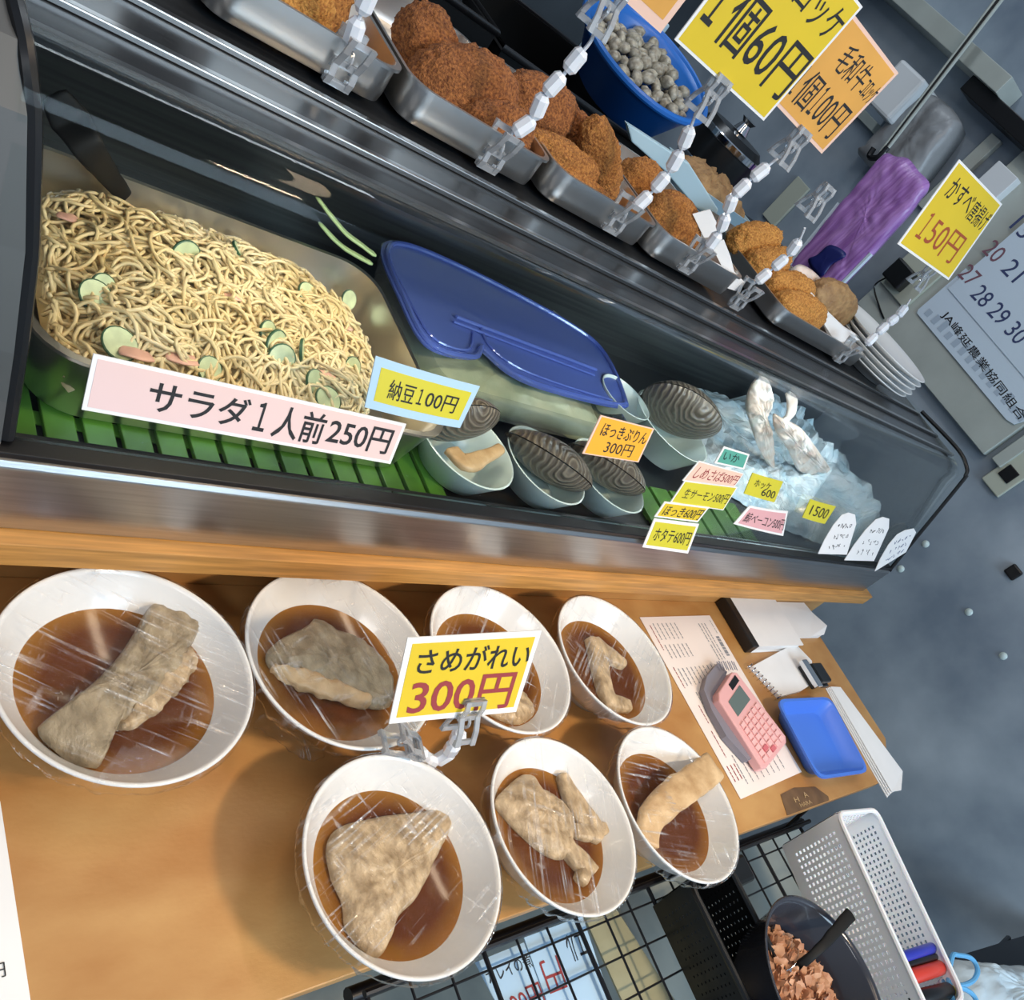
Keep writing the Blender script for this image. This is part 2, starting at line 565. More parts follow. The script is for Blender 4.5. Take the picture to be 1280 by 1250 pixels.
def tag(o, label=None, cat=None, group=None, kind=None):
    if label:
        o['label'] = label
    if cat:
        o['category'] = cat
    if group:
        o['group'] = group
    if kind:
        o['kind'] = kind
    return o


def thing(name, label, cat, loc=(0, 0, 0), rz=0.0, group=None):
    o = bpy.data.objects.new(name, None)
    o.empty_display_size = 0.02
    o.location = loc
    o.rotation_euler = (0, 0, rz)
    col.objects.link(o)
    return tag(o, label, cat, group)


def dup(root, loc, rot=None, label=None, group=None, scale=None):
    r = root.copy()
    col.objects.link(r)
    r.location = loc
    if rot is not None:
        r.rotation_mode = 'QUATERNION' if isinstance(rot, Quaternion) else 'XYZ'
        if isinstance(rot, Quaternion):
            r.rotation_quaternion = rot
        else:
            r.rotation_euler = rot
    if scale:
        r.scale = scale
    if label:
        r['label'] = label
    if group:
        r['group'] = group
    for ch in list(root.children):
        c = ch.copy()
        col.objects.link(c)
        c.parent = r
        for g in ch.children:
            d = g.copy()
            col.objects.link(d)
            d.parent = c
    return r


def struct(o):
    o['kind'] = 'structure'
    return o


def smooth_closed(pts, n=72):
    """Catmull-Rom through a closed outline"""
    P = [Vector(p) for p in pts]
    m = len(P)
    out = []
    for i in range(n):
        t = i / n * m
        k = int(t)
        u = t - k
        a, b, c, d = P[(k - 1) % m], P[k % m], P[(k + 1) % m], P[(k + 2) % m]
        out.append(0.5 * ((2 * b) + (c - a) * u + (2 * a - 5 * b + 4 * c - d) * u * u + (3 * b - a - 3 * c + d) * u ** 3))
    return out


def smooth_open(pts, n=24):
    P = [Vector(p) for p in pts]
    m = len(P)
    out = []
    for i in range(n):
        t = i / (n - 1) * (m - 1)
        k = min(int(t), m - 2)
        u = t - k
        a, b, c, d = P[max(k - 1, 0)], P[k], P[k + 1], P[min(k + 2, m - 1)]
        out.append(0.5 * ((2 * b) + (c - a) * u + (2 * a - 5 * b + 4 * c - d) * u * u + (3 * b - a - 3 * c + d) * u ** 3))
    return out


def puff(mb, pts, nrm, th, back, amp=0.002, fr=40, seed=0, n=80, rings=14, power=3.0, tilt=None):
    """a soft slab grown from an outline: domed on the side of nrm, thickness th, flat back"""
    nrm = Vector(nrm).normalized()
    P = smooth_closed(pts, n)
    c = sum(P, Vector()) / n
    vs, fs = [], []
    for r in range(rings + 1):
        t = 1 - r / rings
        t2 = t
        for p in P:
            q = c + (p - c) * t2
            hgt = th * (1 - t ** power) ** 0.6
            hgt += amp * noise.noise(q * fr + Vector((seed, 0, 0))) * (1 if r else 0.3)
            hgt += amp * 0.5 * noise.noise(q * fr * 3 + Vector((seed, 3, 0))) + amp * 0.3 * noise.noise(q * fr * 7 + Vector((seed, 5, 0)))
            vs.append(q + nrm * hgt + (tilt(q) if tilt else Vector()))
    for r in range(rings):
        for k in range(n):
            l = (k + 1) % n
            fs.append((r * n + k, r * n + l, (r + 1) * n + l, (r + 1) * n + k))
    b0 = len(vs)
    for p in P:
        vs.append(c + (p - c) * 0.94 - nrm * back + (tilt(p) if tilt else Vector()))
    for k in range(n):
        l = (k + 1) % n
        fs.append((k, b0 + k, b0 + l, l))
    fs.append(tuple(b0 + k for k in range(n)))
    return mb.add(vs, fs)


def ribbon(mb, spine, widths, th, up=(0, 0, 1), seg=16, n=30, amp=0.0015, fr=50):
    """a soft strip with elliptic section along a spine"""
    S = smooth_open(spine, n)
    m = len(widths)
    up = Vector(up).normalized()
    vs, fs = [], []
    for i, p in enumerate(S):
        t = (S[min(i + 1, n - 1)] - S[max(i - 1, 0)]).normalized()
        side = t.cross(up).normalized()
        nn = side.cross(t).normalized()
        x = i / (n - 1) * (m - 1)
        k = min(int(x), m - 2)
        wd = widths[k] + (widths[k + 1] - widths[k]) * (x - k)
        endk = min(1, min(i, n - 1 - i) / 1.5 + 0.45)
        for a in range(seg):
            an = 2 * math.pi * a / seg
            ca, sa = math.cos(an), math.sin(an)
            ca = math.copysign(abs(ca) ** 0.6, ca)
            sa = math.copysign(abs(sa) ** 0.6, sa)
            q = p + side * ca * wd * endk + nn * sa * th * endk
            vs.append(q + nn * amp * noise.noise(q * fr) + side * amp * noise.noise(q * fr + Vector((9, 0, 0))))
    for i in range(n - 1):
        for a in range(seg):
            b = (a + 1) % seg
            fs.append((i * seg + a, i * seg + b, (i + 1) * seg + b, (i + 1) * seg + a))
    fs.append(tuple(range(seg - 1, -1, -1)))
    fs.append(tuple((n - 1) * seg + a for a in range(seg)))
    return mb.add(vs, fs)


# ------------------------------------------------------------------ lettering
_tc = {}


def text_geo(s, bold=0.0):
    k = (s, bold)
    if k not in _tc:
        cu = bpy.data.curves.new('t', 'FONT')
        cu.body = s
        cu.offset = bold
        cu.resolution_u = 3
        o = bpy.data.objects.new('t', cu)
        col.objects.link(o)
        dg = bpy.context.evaluated_depsgraph_get()
        me = bpy.data.meshes.new_from_object(o.evaluated_get(dg))
        vs = [v.co.copy() for v in me.vertices]
        fs = [tuple(p.vertices) for p in me.polygons]
        bpy.data.objects.remove(o)
        bpy.data.curves.remove(cu)
        bpy.data.meshes.remove(me)
        x0, x1 = min(v.x for v in vs), max(v.x for v in vs)
        y0, y1 = min(v.y for v in vs), max(v.y for v in vs)
        vs = [((v.x - x0) / (x1 - x0), (v.y - y0) / (y1 - y0)) for v in vs]
        _tc[k] = (vs, fs)
    return _tc[k]


class Quad:
    """a (possibly bowed) card in space: u to the right, v down from the top edge"""

    def __init__(s, tl, tr, br, bl, bow=0.0):
        s.q = [Vector(p) for p in (tl, tr, br, bl)]
        s.n = (s.q[1] - s.q[0]).cross(s.q[0] - s.q[3]).normalized()
        if s.n.dot(CAM - (s.q[0] + s.q[2]) / 2) < 0:
            s.n = -s.n
        s.bow = bow

    def at(s, u, v, h=0.0):
        a, b, c, d = s.q
        p = (a * (1 - u) + b * u) * (1 - v) + (d * (1 - u) + c * u) * v
        return p + s.n * (h + s.bow * 4 * u * (1 - u))


def text_on(Q, items, name, m, parent, h=0.0006):
    mb = MB()
    for (t, u0, v0, u1, v1, bold) in items:
        vs, fs = text_geo(t, bold)
        mb.add([Q.at(u0 + (u1 - u0) * x, v1 + (v0 - v1) * y, h) for x, y in vs], fs)
    return mb.build(name, m, parent, fix=False)


def plate(mb, Q, u0=0, v0=0, u1=1, v1=1, h0=-0.0012, h1=0.0, nu=10):
    vs, fs = [], []
    for i in range(nu + 1):
        u = u0 + (u1 - u0) * i / nu
        vs += [Q.at(u, v0, h1), Q.at(u, v1, h1), Q.at(u, v1, h0), Q.at(u, v0, h0)]
    for i in range(nu):
        for k in range(4):
            l = (k + 1) % 4
            fs.append((i * 4 + k, i * 4 + l, (i + 1) * 4 + l, (i + 1) * 4 + k))
    fs += [(0, 1, 2, 3), tuple(nu * 4 + k for k in (3, 2, 1, 0))]
    return mb.add(vs, fs)


def sign(name, label, quad, edge, face, border, texts, bow=0.0, cat='price sign', lam=False, group=None):
    """texts: list of (material, [(string,u0,v0,u1,v1,bold)...])"""
    Q = Quad(*quad, bow=bow)
    base = (Q.q[2] + Q.q[3]) / 2
    o = plate(MB(), Q).build(name, edge, None, base=base)
    tag(o, label, cat, group)
    bu, bv = border if isinstance(border, tuple) else (border, border)
    if face:
        plate(MB(), Q, bu, bv, 1 - bu, 1 - bv, -0.0002, 0.0003).build('coloured_panel', face, o)
    for m, it in texts:
        text_on(Q, it, 'lettering', m, o)
    return o


def scribble(mb, Q, u0, v0, u1, v1, seed, n=5, r=0.0006):
    rnd = random.Random(seed)
    for k in range(n):
        cx = u0 + (u1 - u0) * (k + 0.5) / n
        wq = (u1 - u0) / n * 0.45
        pts = [Q.at(cx + rnd.uniform(-wq, wq), v0 + (v1 - v0) * rnd.random(), 0.0008) for _ in range(4)]
        mb.tube(smooth_open(pts, 8), r, 4)
    return mb


# ================================================================== THE SETTING
TB = -0.075
FZ = -0.85
XR = 2.35
struct(MB().box((-2.0, -3.0, FZ - 0.05), (XR + 0.1, 2.6, FZ)).build('floor', M['floor']))
struct(MB().box((XR, -3.0, FZ), (XR + 0.1, 2.6, 2.0)).build('wall_right', M['wall_blue']))
struct(MB().box((-2.0, 2.5, FZ), (XR, 2.6, 2.0)).build('wall_back', M['wall_dark']))

# ================================================================== WOODEN COUNTER
ct = thing('wooden_counter', 'orange plywood counter shelf running in front of the glass display case', 'counter', (1.0, 0.3, FZ))
corner = [(-0.6, 0.082), (1.655, 0.082), (1.745, 0.118), (1.803, 0.160), (1.803, 0.50), (-0.6, 0.50)]
MB().prism([(x, y, TB - 0.02) for x, y in corner], (0, 0, 0.02)).build('tabletop', M['wood'], ct, bevel=0.0015)
MB().box((-0.6, 0.500, FZ), (1.90, 0.52, 0.004)).build('back_riser', M['wood'], ct)
MB().box((-0.6, 0.453, 0.005), (1.93, 0.56, 0.033)).build('ledge_board', M['wood_edge'], ct, bevel=0.001)
MB().box((-0.6, 0.52, 0.004), (1.90, 1.0, 0.0045)).build('case_deck', M['wood'], ct)
MB().box((-0.55, 0.52, FZ), (1.88, 0.98, 0.003)).build('cabinet_base', M['wall_dark'], ct)
MB().box((-0.55, 0.12, FZ), (-0.50, 0.50, TB - 0.021)).build('leg', M['wood'], ct)
MB().box((1.68, 0.40, FZ), (1.73, 0.495, TB - 0.021)).build('leg', M['wood'], ct)

# ================================================================== DISPLAY CASE
XL0, XR0 = 0.163, 1.885
case = thing('display_case', 'refrigerated stainless display case with sloping glass front holding salad and shellfish', 'display case', (1.0, 0.75, 0.034))
MB().sweep_x([(0.468, 0.034), (0.468, 0.104), (0.471, 0.109), (0.476, 0.112), (0.490, 0.112), (0.490, 0.034)], -0.6, XR0 + 0.005).build('front_band', M['steel'], case, bevel=0.001)
MB().box((-0.6, 0.4700, 0.1121), (XR0, 0.4925, 0.1180)).build('gasket', M['gasket'], case, bevel=0.001)
MB().box((XL0 - 0.05, 0.492, 0.034), (XR0, 0.98, 0.090)).build('case_floor', M['gasket'], case)
MB().box((XL0 - 0.1, 0.965, 0.090), (XR0, 0.99, 0.352)).build('back_panel', M['back'], case)
# glass front, rounded into the top
gp = [(0.4835, 0.1195)]
for z in (0.16, 0.22, 0.28, 0.32):
    gp.append((GY + 0.003 + GK * (z - GZ), z))
gp += [(0.553, 0.338), (0.563, 0.349), (0.580, 0.3555), (0.600, 0.357)]
inner = [(y + 0.004, z - 0.0015) for y, z in gp]
MB().sweep_x(gp + inner[::-1], XL0 - 0.03, XR0).build('front_glass', M['glass'], case, smooth=True)
MB().box((XL0 - 0.2, 0.602, 0.345), (XR0 - 0.002, 0.99, 0.357)).build('top_panel', M['steel_dark'], case)
MB().box((XL0 - 0.2, 0.595, 0.3555), (XR0 - 0.002, 0.6015, 0.3595)).build('glass_trim', M['rail'], case)
for yy in (0.640, 0.704):
    MB().box((XL0 - 0.2, yy, 0.3571), (XR0 - 0.03, yy + 0.008, 0.3625)).build('slide_rail', M['rail'], case, bevel=0.001)
# left end cheek
cheek = [(0.466, 0.034), (0.466, 0.112), (0.478, 0.120), (0.50, 0.185), (0.525, 0.25), (0.552, 0.325), (0.575, 0.356), (0.62, 0.366), (1.0, 0.366), (1.0, 0.034)]
vs = []


def cheek_x(z):
    k = ((0.0, .1585), (0.112, .1585), (0.12, .1625), (0.185, .158), (0.25, .152), (0.325, .138), (0.356, .128), (0.366, .123), (0.4, .123))
    for (a, b), (c, d) in zip(k, k[1:]):
        if z <= c:
            return b + (d - b) * (z - a) / (c - a)
    return .123


n = len(cheek)
vs = [(cheek_x(z), y, z) for y, z in cheek] + [(-0.55, y, z) for y, z in cheek]
MB().add(vs, [tuple(range(n)), tuple(range(2 * n - 1, n - 1, -1))] + [(i, n + i, n + (i + 1) % n, (i + 1) % n) for i in range(n)]).build('end_cheek', M['cheek'], case)
MB().tube([(cheek_x(z) + 0.004, y + 0.005, z) for y, z in smooth_open([(0, ) + c for c in cheek[2:8]], 24) and [(p.y, p.z) for p in smooth_open([(0, ) + c for c in cheek[2:8]], 24)]], 0.0055, 8).build('cheek_gasket', M['gasket'], case, smooth=True)
# right end glass with its black edge
rp_ = [(0.472, 0.114), (0.478, 0.13), (0.538, 0.331), (0.546, 0.350), (0.559, 0.362), (0.604, 0.371), (0.719, 0.363), (0.78, 0.36)]
MB().prism([(XR0, y, z) for y, z in rp_ + [(0.99, 0.36), (0.99, 0.09), (0.50, 0.09)]], (0.005, 0, 0)).build('end_glass', M['glass'], case)
MB().tube(smooth_open([(XR0 + 0.002, y, z) for y, z in rp_[:7]], 40), 0.0042, 8).build('end_gasket', M['gasket'], case, smooth=True)
# ribs of the green mat are separate things
for x_0, cnt, stp, wd, y1, lb in ((0.172, 15, .030, .024, .62, 'green slatted plastic mat under the salad pan and clam cups'), (1.03, 6, .055, .046, .60, 'green slatted plastic mat behind the cluster of small price tags')):
    mb = MB()
    mb.box((x_0, 0.53, 0.0902), (x_0 + stp * cnt - .006, 0.545, 0.092))
    for i in range(cnt):
        mb.box((x_0 + i * stp, 0.4865, 0.0925), (x_0 + i * stp + wd, y1, 0.098))
    tag(mb.build('green_mat', M['mat_green'], None, bevel=0.0012, base=(x_0, 0.55, 0.0902)), lb, 'mat')

# ================================================================== SALAD PAN
def rrect(x0, y0, x1, y1, r, n=7):
    out = []
    for cx, cy, a0 in ((x1 - r, y1 - r, 0), (x0 + r, y1 - r, 90), (x0 + r, y0 + r, 180), (x1 - r, y0 + r, 270)):
        for k in range(n + 1):
            a = math.radians(a0 + 90 * k / n)
            out.append((cx + r * math.cos(a), cy + r * math.sin(a)))
    return out


def loft(mb, rings, cap_last=True):
    n = len(rings[0])
    vs = [p for r in rings for p in r]
    fs = []
    for i in range(len(rings) - 1):
        for k in range(n):
            l = (k + 1) % n
            fs.append((i * n + k, i * n + l, (i + 1) * n + l, (i + 1) * n + k))
    if cap_last:
        fs.append(tuple((len(rings) - 1) * n + k for k in range(n)))
    return mb.add(vs, fs)


def pan_mesh(mb, x0, y0, x1, y1, zb, zr, r=0.035, lip=0.006, taper=0.012, th=0.0012, mtx=None):
    def ring(d, z, rr):
        return [Vector((x, y, z)) for x, y in rrect(x0 + d, y0 + d, x1 - d, y1 - d, max(rr, 0.004))]
    rings = [ring(taper + 0.010, zb, r - 0.012), ring(taper + 0.002, zb + 0.003, r - 0.004), ring(taper, zb + 0.010, r), ring(lip * 0.6, zr - 0.003, r), ring(-lip * 0.0, zr - 0.003, r),
             ring(0, zr, r), ring(lip * 0.9, zr, r), ring(taper + th, zb + 0.011, r), ring(taper + 0.004, zb + 0.004, r - 0.004), ring(taper + 0.012, zb + th, r - 0.012)]
    if mtx:
        rings = [[mtx @ p for p in q] for q in rings]
    nn = len(rings[0])
    i0 = len(mb.v)
    loft(mb, rings)
    mb.f.append(tuple(i0 + k for k in range(nn - 1, -1, -1)))
    return mb


PX0, PY0, PX1, PY1 = 0.176, 0.522, 0.580, 0.806
o = pan_mesh(MB(), PX0, PY0, PX1, PY1, 0.0985, 0.170, r=0.045).build('salad_pan', M['steel_tray'], None, smooth=True, base=(0.378, 0.664, 0.0985))
tag(o, 'large rectangular stainless pan filled with spaghetti salad at left of the case', 'pan')

# the heap of spaghetti
HP = [az(px, py, 0.162) for px, py in ((52, 245), (110, 232), (160, 243), (230, 262), (320, 300), (385, 332), (432, 372), (462, 408), (474, 445), (470, 500), (440, 540), (300, 520), (150, 480), (52, 450))]
HP = [Vector((min(max(p.x, PX0 + 0.006), PX1 - 0.03), min(max(p.y, PY0 + 0.014), PY1 - 0.014), 0.162)) for p in HP]
for p in HP:
    for cx_, cy_, sx_, sy_ in ((PX0 + .052, PY0 + .052, -1, -1), (PX0 + .052, PY1 - .052, -1, 1)):
        if (p.x - cx_) * sx_ > 0 and (p.y - cy_) * sy_ > 0:
            dv = Vector((p.x - cx_, p.y - cy_, 0))
            if dv.length > .034:
                dv = dv.normalized() * .034
                p.x, p.y = cx_ + dv.x, cy_ + dv.y
HC = smooth_closed(HP, 90)
hc = sum(HC, Vector()) / 90


def inside(x, y):
    c = False
    j = len(HC) - 1
    for i in range(len(HC)):
        a, b = HC[i], HC[j]
        if (a.y > y) != (b.y > y) and x < (b.x - a.x) * (y - a.y) / (b.y - a.y) + a.x:
            c = not c
        j = i
    return c


def edge_d(x, y):
    return min(math.hypot(p.x - x, p.y - y) for p in HC)


def heap_z(x, y):
    d = edge_d(x, y) if inside(x, y) else 0
    return 0.140 + 0.036 * (1 - math.exp(-d / 0.035)) + 0.007 * noise.noise(Vector((x * 22, y * 22, 3)))


rnd = random.Random(4)
mb = MB()
strands = 0
while strands < 900:
    x = rnd.uniform(PX0, PX1)
    y = rnd.uniform(PY0, PY1)
    if not inside(x, y):
        continue
    strands += 1
    a = rnd.uniform(0, 6.28)
    curv = rnd.choice((1, -1)) * rnd.uniform(5, 75)
    ln = rnd.uniform(0.04, 0.13)
    n = 16
    pts = []
    lift = rnd.uniform(-0.003, 0.008)
    ph = rnd.uniform(0, 6)
    for i in range(n):
        if not inside(x, y):
            a += 0.9
            x += (hc.x - x) * .03
            y += (hc.y - y) * .03
        pts.append((x, y, heap_z(x, y) + lift + 0.003 * math.sin(ph + i * 0.6)))
        a += curv * ln / n * (1 + 0.4 * math.sin(i * .5 + ph))
        x += math.cos(a) * ln / n
        y += math.sin(a) * ln / n
        x = min(max(x, PX0 + 0.014), PX1 - 0.014)
        y = min(max(y, PY0 + 0.014), PY1 - 0.014)
    mb.tube(pts, 0.0018, 5)
# the body of the heap under the strands
puff(mb, [(p.x, p.y, 0.132) for p in HP], (0, 0, 1), 0.036, 0.022, amp=0.008, fr=24, n=90, rings=16, power=2.5)
o = mb.build('spaghetti_salad', M['noodle'], None, smooth='all', base=(0.36, 0.66, 0.102), fix=False)
tag(o, 'creamy spaghetti salad with cucumber heaped in the stainless pan', 'pasta salad', kind='stuff')


def on_heap(px, py, lift=0.0):
    p = az(px, py, 0.172)
    for _ in range(4):
        p = az(px, py, heap_z(p.x, p.y) + lift)
    return p


def cuke(px, py, r, tx, ty, tz):
    p = on_heap(px, py, 0.005)
    t = tag(MB().lathe([(0, 0.0014), (r * 0.93, 0.0012), (r * 0.93, -0.0012), (0, -0.0014)], 20).build('cucumber_slice', M['cucumber'], None, smooth=True, local=True),
            'thin cucumber slice with dark green rim mixed into the spaghetti salad', 'cucumber slice', 'cucumber slices in the salad')
    MB().lathe([(r * 0.93, 0.0015), (r, 0.001), (r, -0.001), (r * 0.93, -0.0015)], 20).build('rind', M['cuke_skin'], t, smooth=True, local=True)
    t.location = p
    t.rotation_euler = (tx, ty, tz)
    return t


for a in ((385, 368, .013, .5, .2, 0), (345, 430, .014, 1.1, .2, .4), (352, 448, .014, 1.0, -.2, .1), (378, 440, .013, 1.0, .4, .9), (436, 375, .012, .9, -.4, .6),
          (150, 430, .015, .4, .1, 0), (300, 315, .012, .5, .3, 1), (120, 370, .014, .5, -.2, .5), (262, 462, .012, .7, .2, 0), (440, 460, .012, .9, .1, .2),
          (232, 318, .014, 1.35, 0, .2), (130, 360, .012, .7, .4, 0), (410, 500, .014, .5, 0, 0), (335, 415, .011, .8, .3, .2), (395, 478, .013, .6, .3, 0)):
    cuke(*a)
for k, (px, py, s) in enumerate(((170, 444, .013), (228, 450, .014), (90, 275, .012), (405, 470, .012), (290, 372, .008), (435, 412, .006))):
    p = on_heap(px, py, 0.004)
    mb = MB()
    ribbon(mb, [p + Vector((-s, 0.002, 0)), p + Vector((0, -0.002, 0.003)), p + Vector((s, 0.003, 0))], [s * .45, s * .55, s * .4], 0.0012, n=12, seg=10)
    tag(mb.build('ham_strip', M['ham'], None, smooth='all', base=p), 'small pink strip of ham mixed into the spaghetti salad', 'ham', 'ham strips in the salad')

# serving tongs handle
tg = MB()
tp = [ay(66, 118, .74), ay(88, 150, .735), ay(118, 195, .72), on_heap(160, 250, 0.004)]
ribbon(tg, tp, [.010, .016, .012, .007], .003, up=(-.3, -.8, .5), n=24)
o = tg.build('serving_spoon', M['spoon'], None, smooth='all', base=tp[3])
tag(o, 'black plastic serving spoon handle standing in the spaghetti salad', 'serving spoon')

# two narrow pale green strips behind the pan
for k, (a, b) in enumerate((((395, 246), (470, 320)), ((398, 278), (466, 330)))):
    p0, p1 = ay(*a, .86), ay(*b, .83)
    mid = (p0 + p1) / 2 + Vector((0, 0.0, -0.006))
    o = ribbon(MB(), [p0, mid, p1], [.0035, .004, .004], .002, n=14).build('green_chopstick', M['pale_green'], None, smooth='all', base=p1)
    tag(o, ('upper' if k == 0 else 'lower') + ' of two pale green plastic sticks leaning behind the salad pan', 'plastic stick')

# ================================================================== BLUE LIDDED CONTAINER AND CUPS
cx = thing('lidded_container', 'clear food container with translucent blue lid between salad pan and clams', 'food container', (0.83, 0.80, 0.0985))
out0 = [az(px, py, 0.150) for px, py in ((476, 312), (498, 372), (532, 432), (588, 449), (599, 436), (606, 442), (640, 470), (690, 490), (775, 510), (783, 497), (757, 442), (726, 418))]
out0 = out0[:11] + [Vector((1.03, 0.90, .15)), Vector((0.85, 0.935, .15)), Vector((0.70, 0.94, .15))]


def rim_plate(mb, pts, z0, z1):
    P = [Vector((p.x, p.y, z0)) for p in pts]
    return mb.prism(P, (0, 0, z1 - z0))


rim_plate(MB(), smooth_closed(out0, 96), 0.148, 0.151).build('blue_lid', M['blue_lid'], cx, bevel=0.001)
c_out = sum(out0, Vector()) / len(out0)
ridge = MB()
ridge.tube([Vector((p.x, p.y, 0.1525)) for p in smooth_closed([c_out + (p - c_out) * 0.96 for p in out0], 96)], 0.004, 8, closed=True)
ridge.tube([az(570, 396, 0.154), az(745, 462, 0.154)], 0.003, 8)
ridge.tube([az(567, 402, 0.154), az(743, 469, 0.154)], 0.002, 8)
ridge.tube(smooth_open([az(500, 350, .153), az(520, 390, .153), az(545, 425, .153), az(585, 437, .153), az(592, 415, .153)], 20), 0.002, 6)
ridge.tube(smooth_open([az(600, 405, .153), az(612, 432, .153), az(645, 458, .153), az(700, 480, .153), az(765, 500, .153)], 20), 0.002, 6)
ridge.build('lid_ridge', M['blue_lid'], cx, smooth=True)
body = [c_out + (p - c_out) * 0.95 for p in (Vector((0.645, 0.92, 0)), Vector((0.64, 0.70, 0)), Vector((1.05, 0.70, 0)), Vector((1.06, 0.90, 0)))]
mbx = MB()
loft(mbx, [[Vector((x, y, z)) for x, y in rrect(0.645 + d, 0.655 + d, 1.03 - d, 0.93 - d, 0.03)] for z, d in ((0.147, 0.0), (0.125, 0.006), (0.0995, 0.012))])
mbx.build('container_body', M['clear_box'], cx, smooth=True)
lf = MB()
puff(lf, [(0.665, 0.675, .103), (0.84, 0.672, .103), (1.01, 0.68, .103), (1.01, 0.91, .103), (0.84, 0.915, .103), (0.665, 0.91, .103)], (0, 0, 1), 0.034, 0.003, amp=0.006, fr=50)
o = lf.build('pickled_greens', M['lettuce'], None, smooth='all', base=(0.84, 0.79, 0.10))
tag(o, 'pale greenish shredded food inside the blue lidded container', 'food', kind='stuff')


def shellobj(p, rot, s, label):
    """big surf clam: two domed valves meeting at the lip, beak at the top"""
    t = thing('surf_clam', label, 'clam', p)
    for sgn in (-1, 1):
        vs, fs = [], []
        nr, na = 14, 40
        for i in range(nr + 1):
            rr = i / nr
            for k in range(na):
                a = 2 * math.pi * k / na
                ox = rr * (0.056 * math.cos(a)) * (1 + 0.10 * math.sin(a))
                oz = rr * 0.046 * math.sin(a) + 0.014 * (1 - rr)
                oy = sgn * (0.021 * (1 - rr ** 2.2) ** 0.7 + 0.0006)
                vs.append(Vector((ox, oy, oz)))
        for i in range(nr):
            for k in range(na):
                l = (k + 1) % na
                fs.append((i * na + k, i * na + l, (i + 1) * na + l, (i + 1) * na + k))
        MB().add([v * s for v in vs], fs).build('shell_valve', M['shell'], t, smooth='all', local=True)
    mb = MB()
    mb.tube(smooth_open([(-0.045 * s, 0, -0.025 * s), (0, 0, -0.046 * s), (0.045 * s, 0, -0.025 * s)], 14), 0.0022 * s, 6)
    mb.build('shell_lip', M['gasket'], t, smooth=True, local=True)
    t.rotation_euler = rot
    return t


def cup(p, r, hgt, label, sx=1.0):
    prof = [(0, 0), (r * 0.60, 0), (r * 0.66, 0.002), (r * 0.98, hgt - 0.002), (r, hgt), (r * 0.97, hgt + 0.0006), (r * 0.94, hgt - 0.001), (r * 0.63, 0.004), (0, 0.003)]
    o = MB().lathe(prof, 48).build('oval_cup', M['cup'], None, smooth=True, local=True)
    o.location = p
    o.scale = (sx, 1, 1)
    return tag(o, label, 'cup')


cups = [((0.640, 0.560), .070, 'pale oval cup nearest the salad pan, holding a dark clam with its flesh out'),
        ((0.772, 0.552), .066, 'pale oval cup holding a closed striped clam, middle of the front three'),
        ((0.904, 0.557), .068, 'pale oval cup under the orange price tag, holding a striped clam')]
for (xy, r, lb) in cups:
    cup((xy[0], xy[1], 0.0985), r, 0.0415, lb, 0.93)
cup((1.165, 0.70, 0.098), .082, 0.055, 'pale cup behind the green price tag, holding an upright round shell', 0.95)
shellobj((0.628, 0.585, 0.148), (0.35, 0.0, 0.15), 1.0, 'dark wet surf clam with flesh out in the cup beside the salad pan')
shellobj((0.778, 0.560, 0.141), (0.95, 0.15, -0.35), 1.22, 'brown striped surf clam in the middle front cup')
shellobj((0.906, 0.570, 0.141), (0.95, 0.15, -0.35), 1.18, 'brown striped surf clam in the cup under the orange price tag')
shellobj((1.165, 0.71, 0.176), (0.55, 0.1, -0.45), 1.38, 'large grey surf clam standing in the rear cup under plastic film')
mb = MB()
ribbon(mb, [az(562, 560, .145), az(582, 578, .147), az(604, 572, .148), az(628, 560, .148)], [.012, .014, .010, .006], .005, n=18)
tag(mb.build('clam_flesh', M['tofu'], None, smooth='all', base=az(590, 575, .14)), 'tan clam foot spilling from the dark shell beside the salad pan', 'clam meat')
cup(az(783, 496, .155) - Vector((0, 0, 0.05)), .05, .05, 'pale cup half hidden behind the blue container lid')

# ================================================================== ICE AND RAW FISH
def heap(mb, pts, z0, th, amp, fr, seed):
    puff(mb, [(p[0], p[1], z0) for p in pts], (0, 0, 1), th, 0.0, amp=amp, fr=fr, seed=seed, n=110, rings=26, power=4.0)
    return mb


mb = MB()
heap(mb, [(1.33, 0.68), (1.38, 0.90), (1.60, 0.94), (1.85, 0.94), (1.87, 0.75), (1.868, 0.56), (1.70, 0.535), (1.52, 0.56), (1.42, 0.60)], 0.0915, 0.085, 0.030, 17, 2)
for v_ in mb.v:
    v_.z = 0.0915 + max(0.0, v_.z - 0.0915) * (0.42 + 1.0 * max(0, min(1, (v_.x - 1.52) / 0.34)))
    v_.y = max(v_.y, GY + 0.012 + GK * (v_.z - GZ))
tag(mb.build('crushed_ice', M['ice'], None, smooth=False, base=(1.6, 0.75, 0.0915)), 'crumpled plastic film over pale blue ice at right end of the case', 'ice', kind='stuff')
YF = 0.69
fa = [ay(px, py, YF) for px, py in ((937, 490), (945, 476), (955, 471), (963, 480), (966, 500), (960, 520), (966, 545), (968, 580), (962, 582), (948, 560), (938, 530), (933, 510))]
tag(puff(MB(), fa, (0, -1, 0), 0.008, 0.008, amp=0.007, fr=60).build('raw_fish_piece', M['raw_fish'], None, smooth='all', base=fa[6]), 'pale raw fish piece with upright tail fin at left edge of the ice', 'fish')
mb = MB()
fb = [ay(px, py, YF - 0.01) for px, py in ((968, 520), (980, 525), (1000, 535), (1012, 548), (1040, 590), (1030, 592), (1000, 590), (985, 562), (970, 540))]
puff(mb, fb, (0, -1, 0), 0.010, 0.010, amp=0.008, fr=60)
ribbon(mb, [ay(978, 528, YF), ay(988, 518, YF), ay(990, 502, YF), ay(984, 490, YF)], [.012, .010, .010, .004], .004, up=(0, -1, 0), n=16)
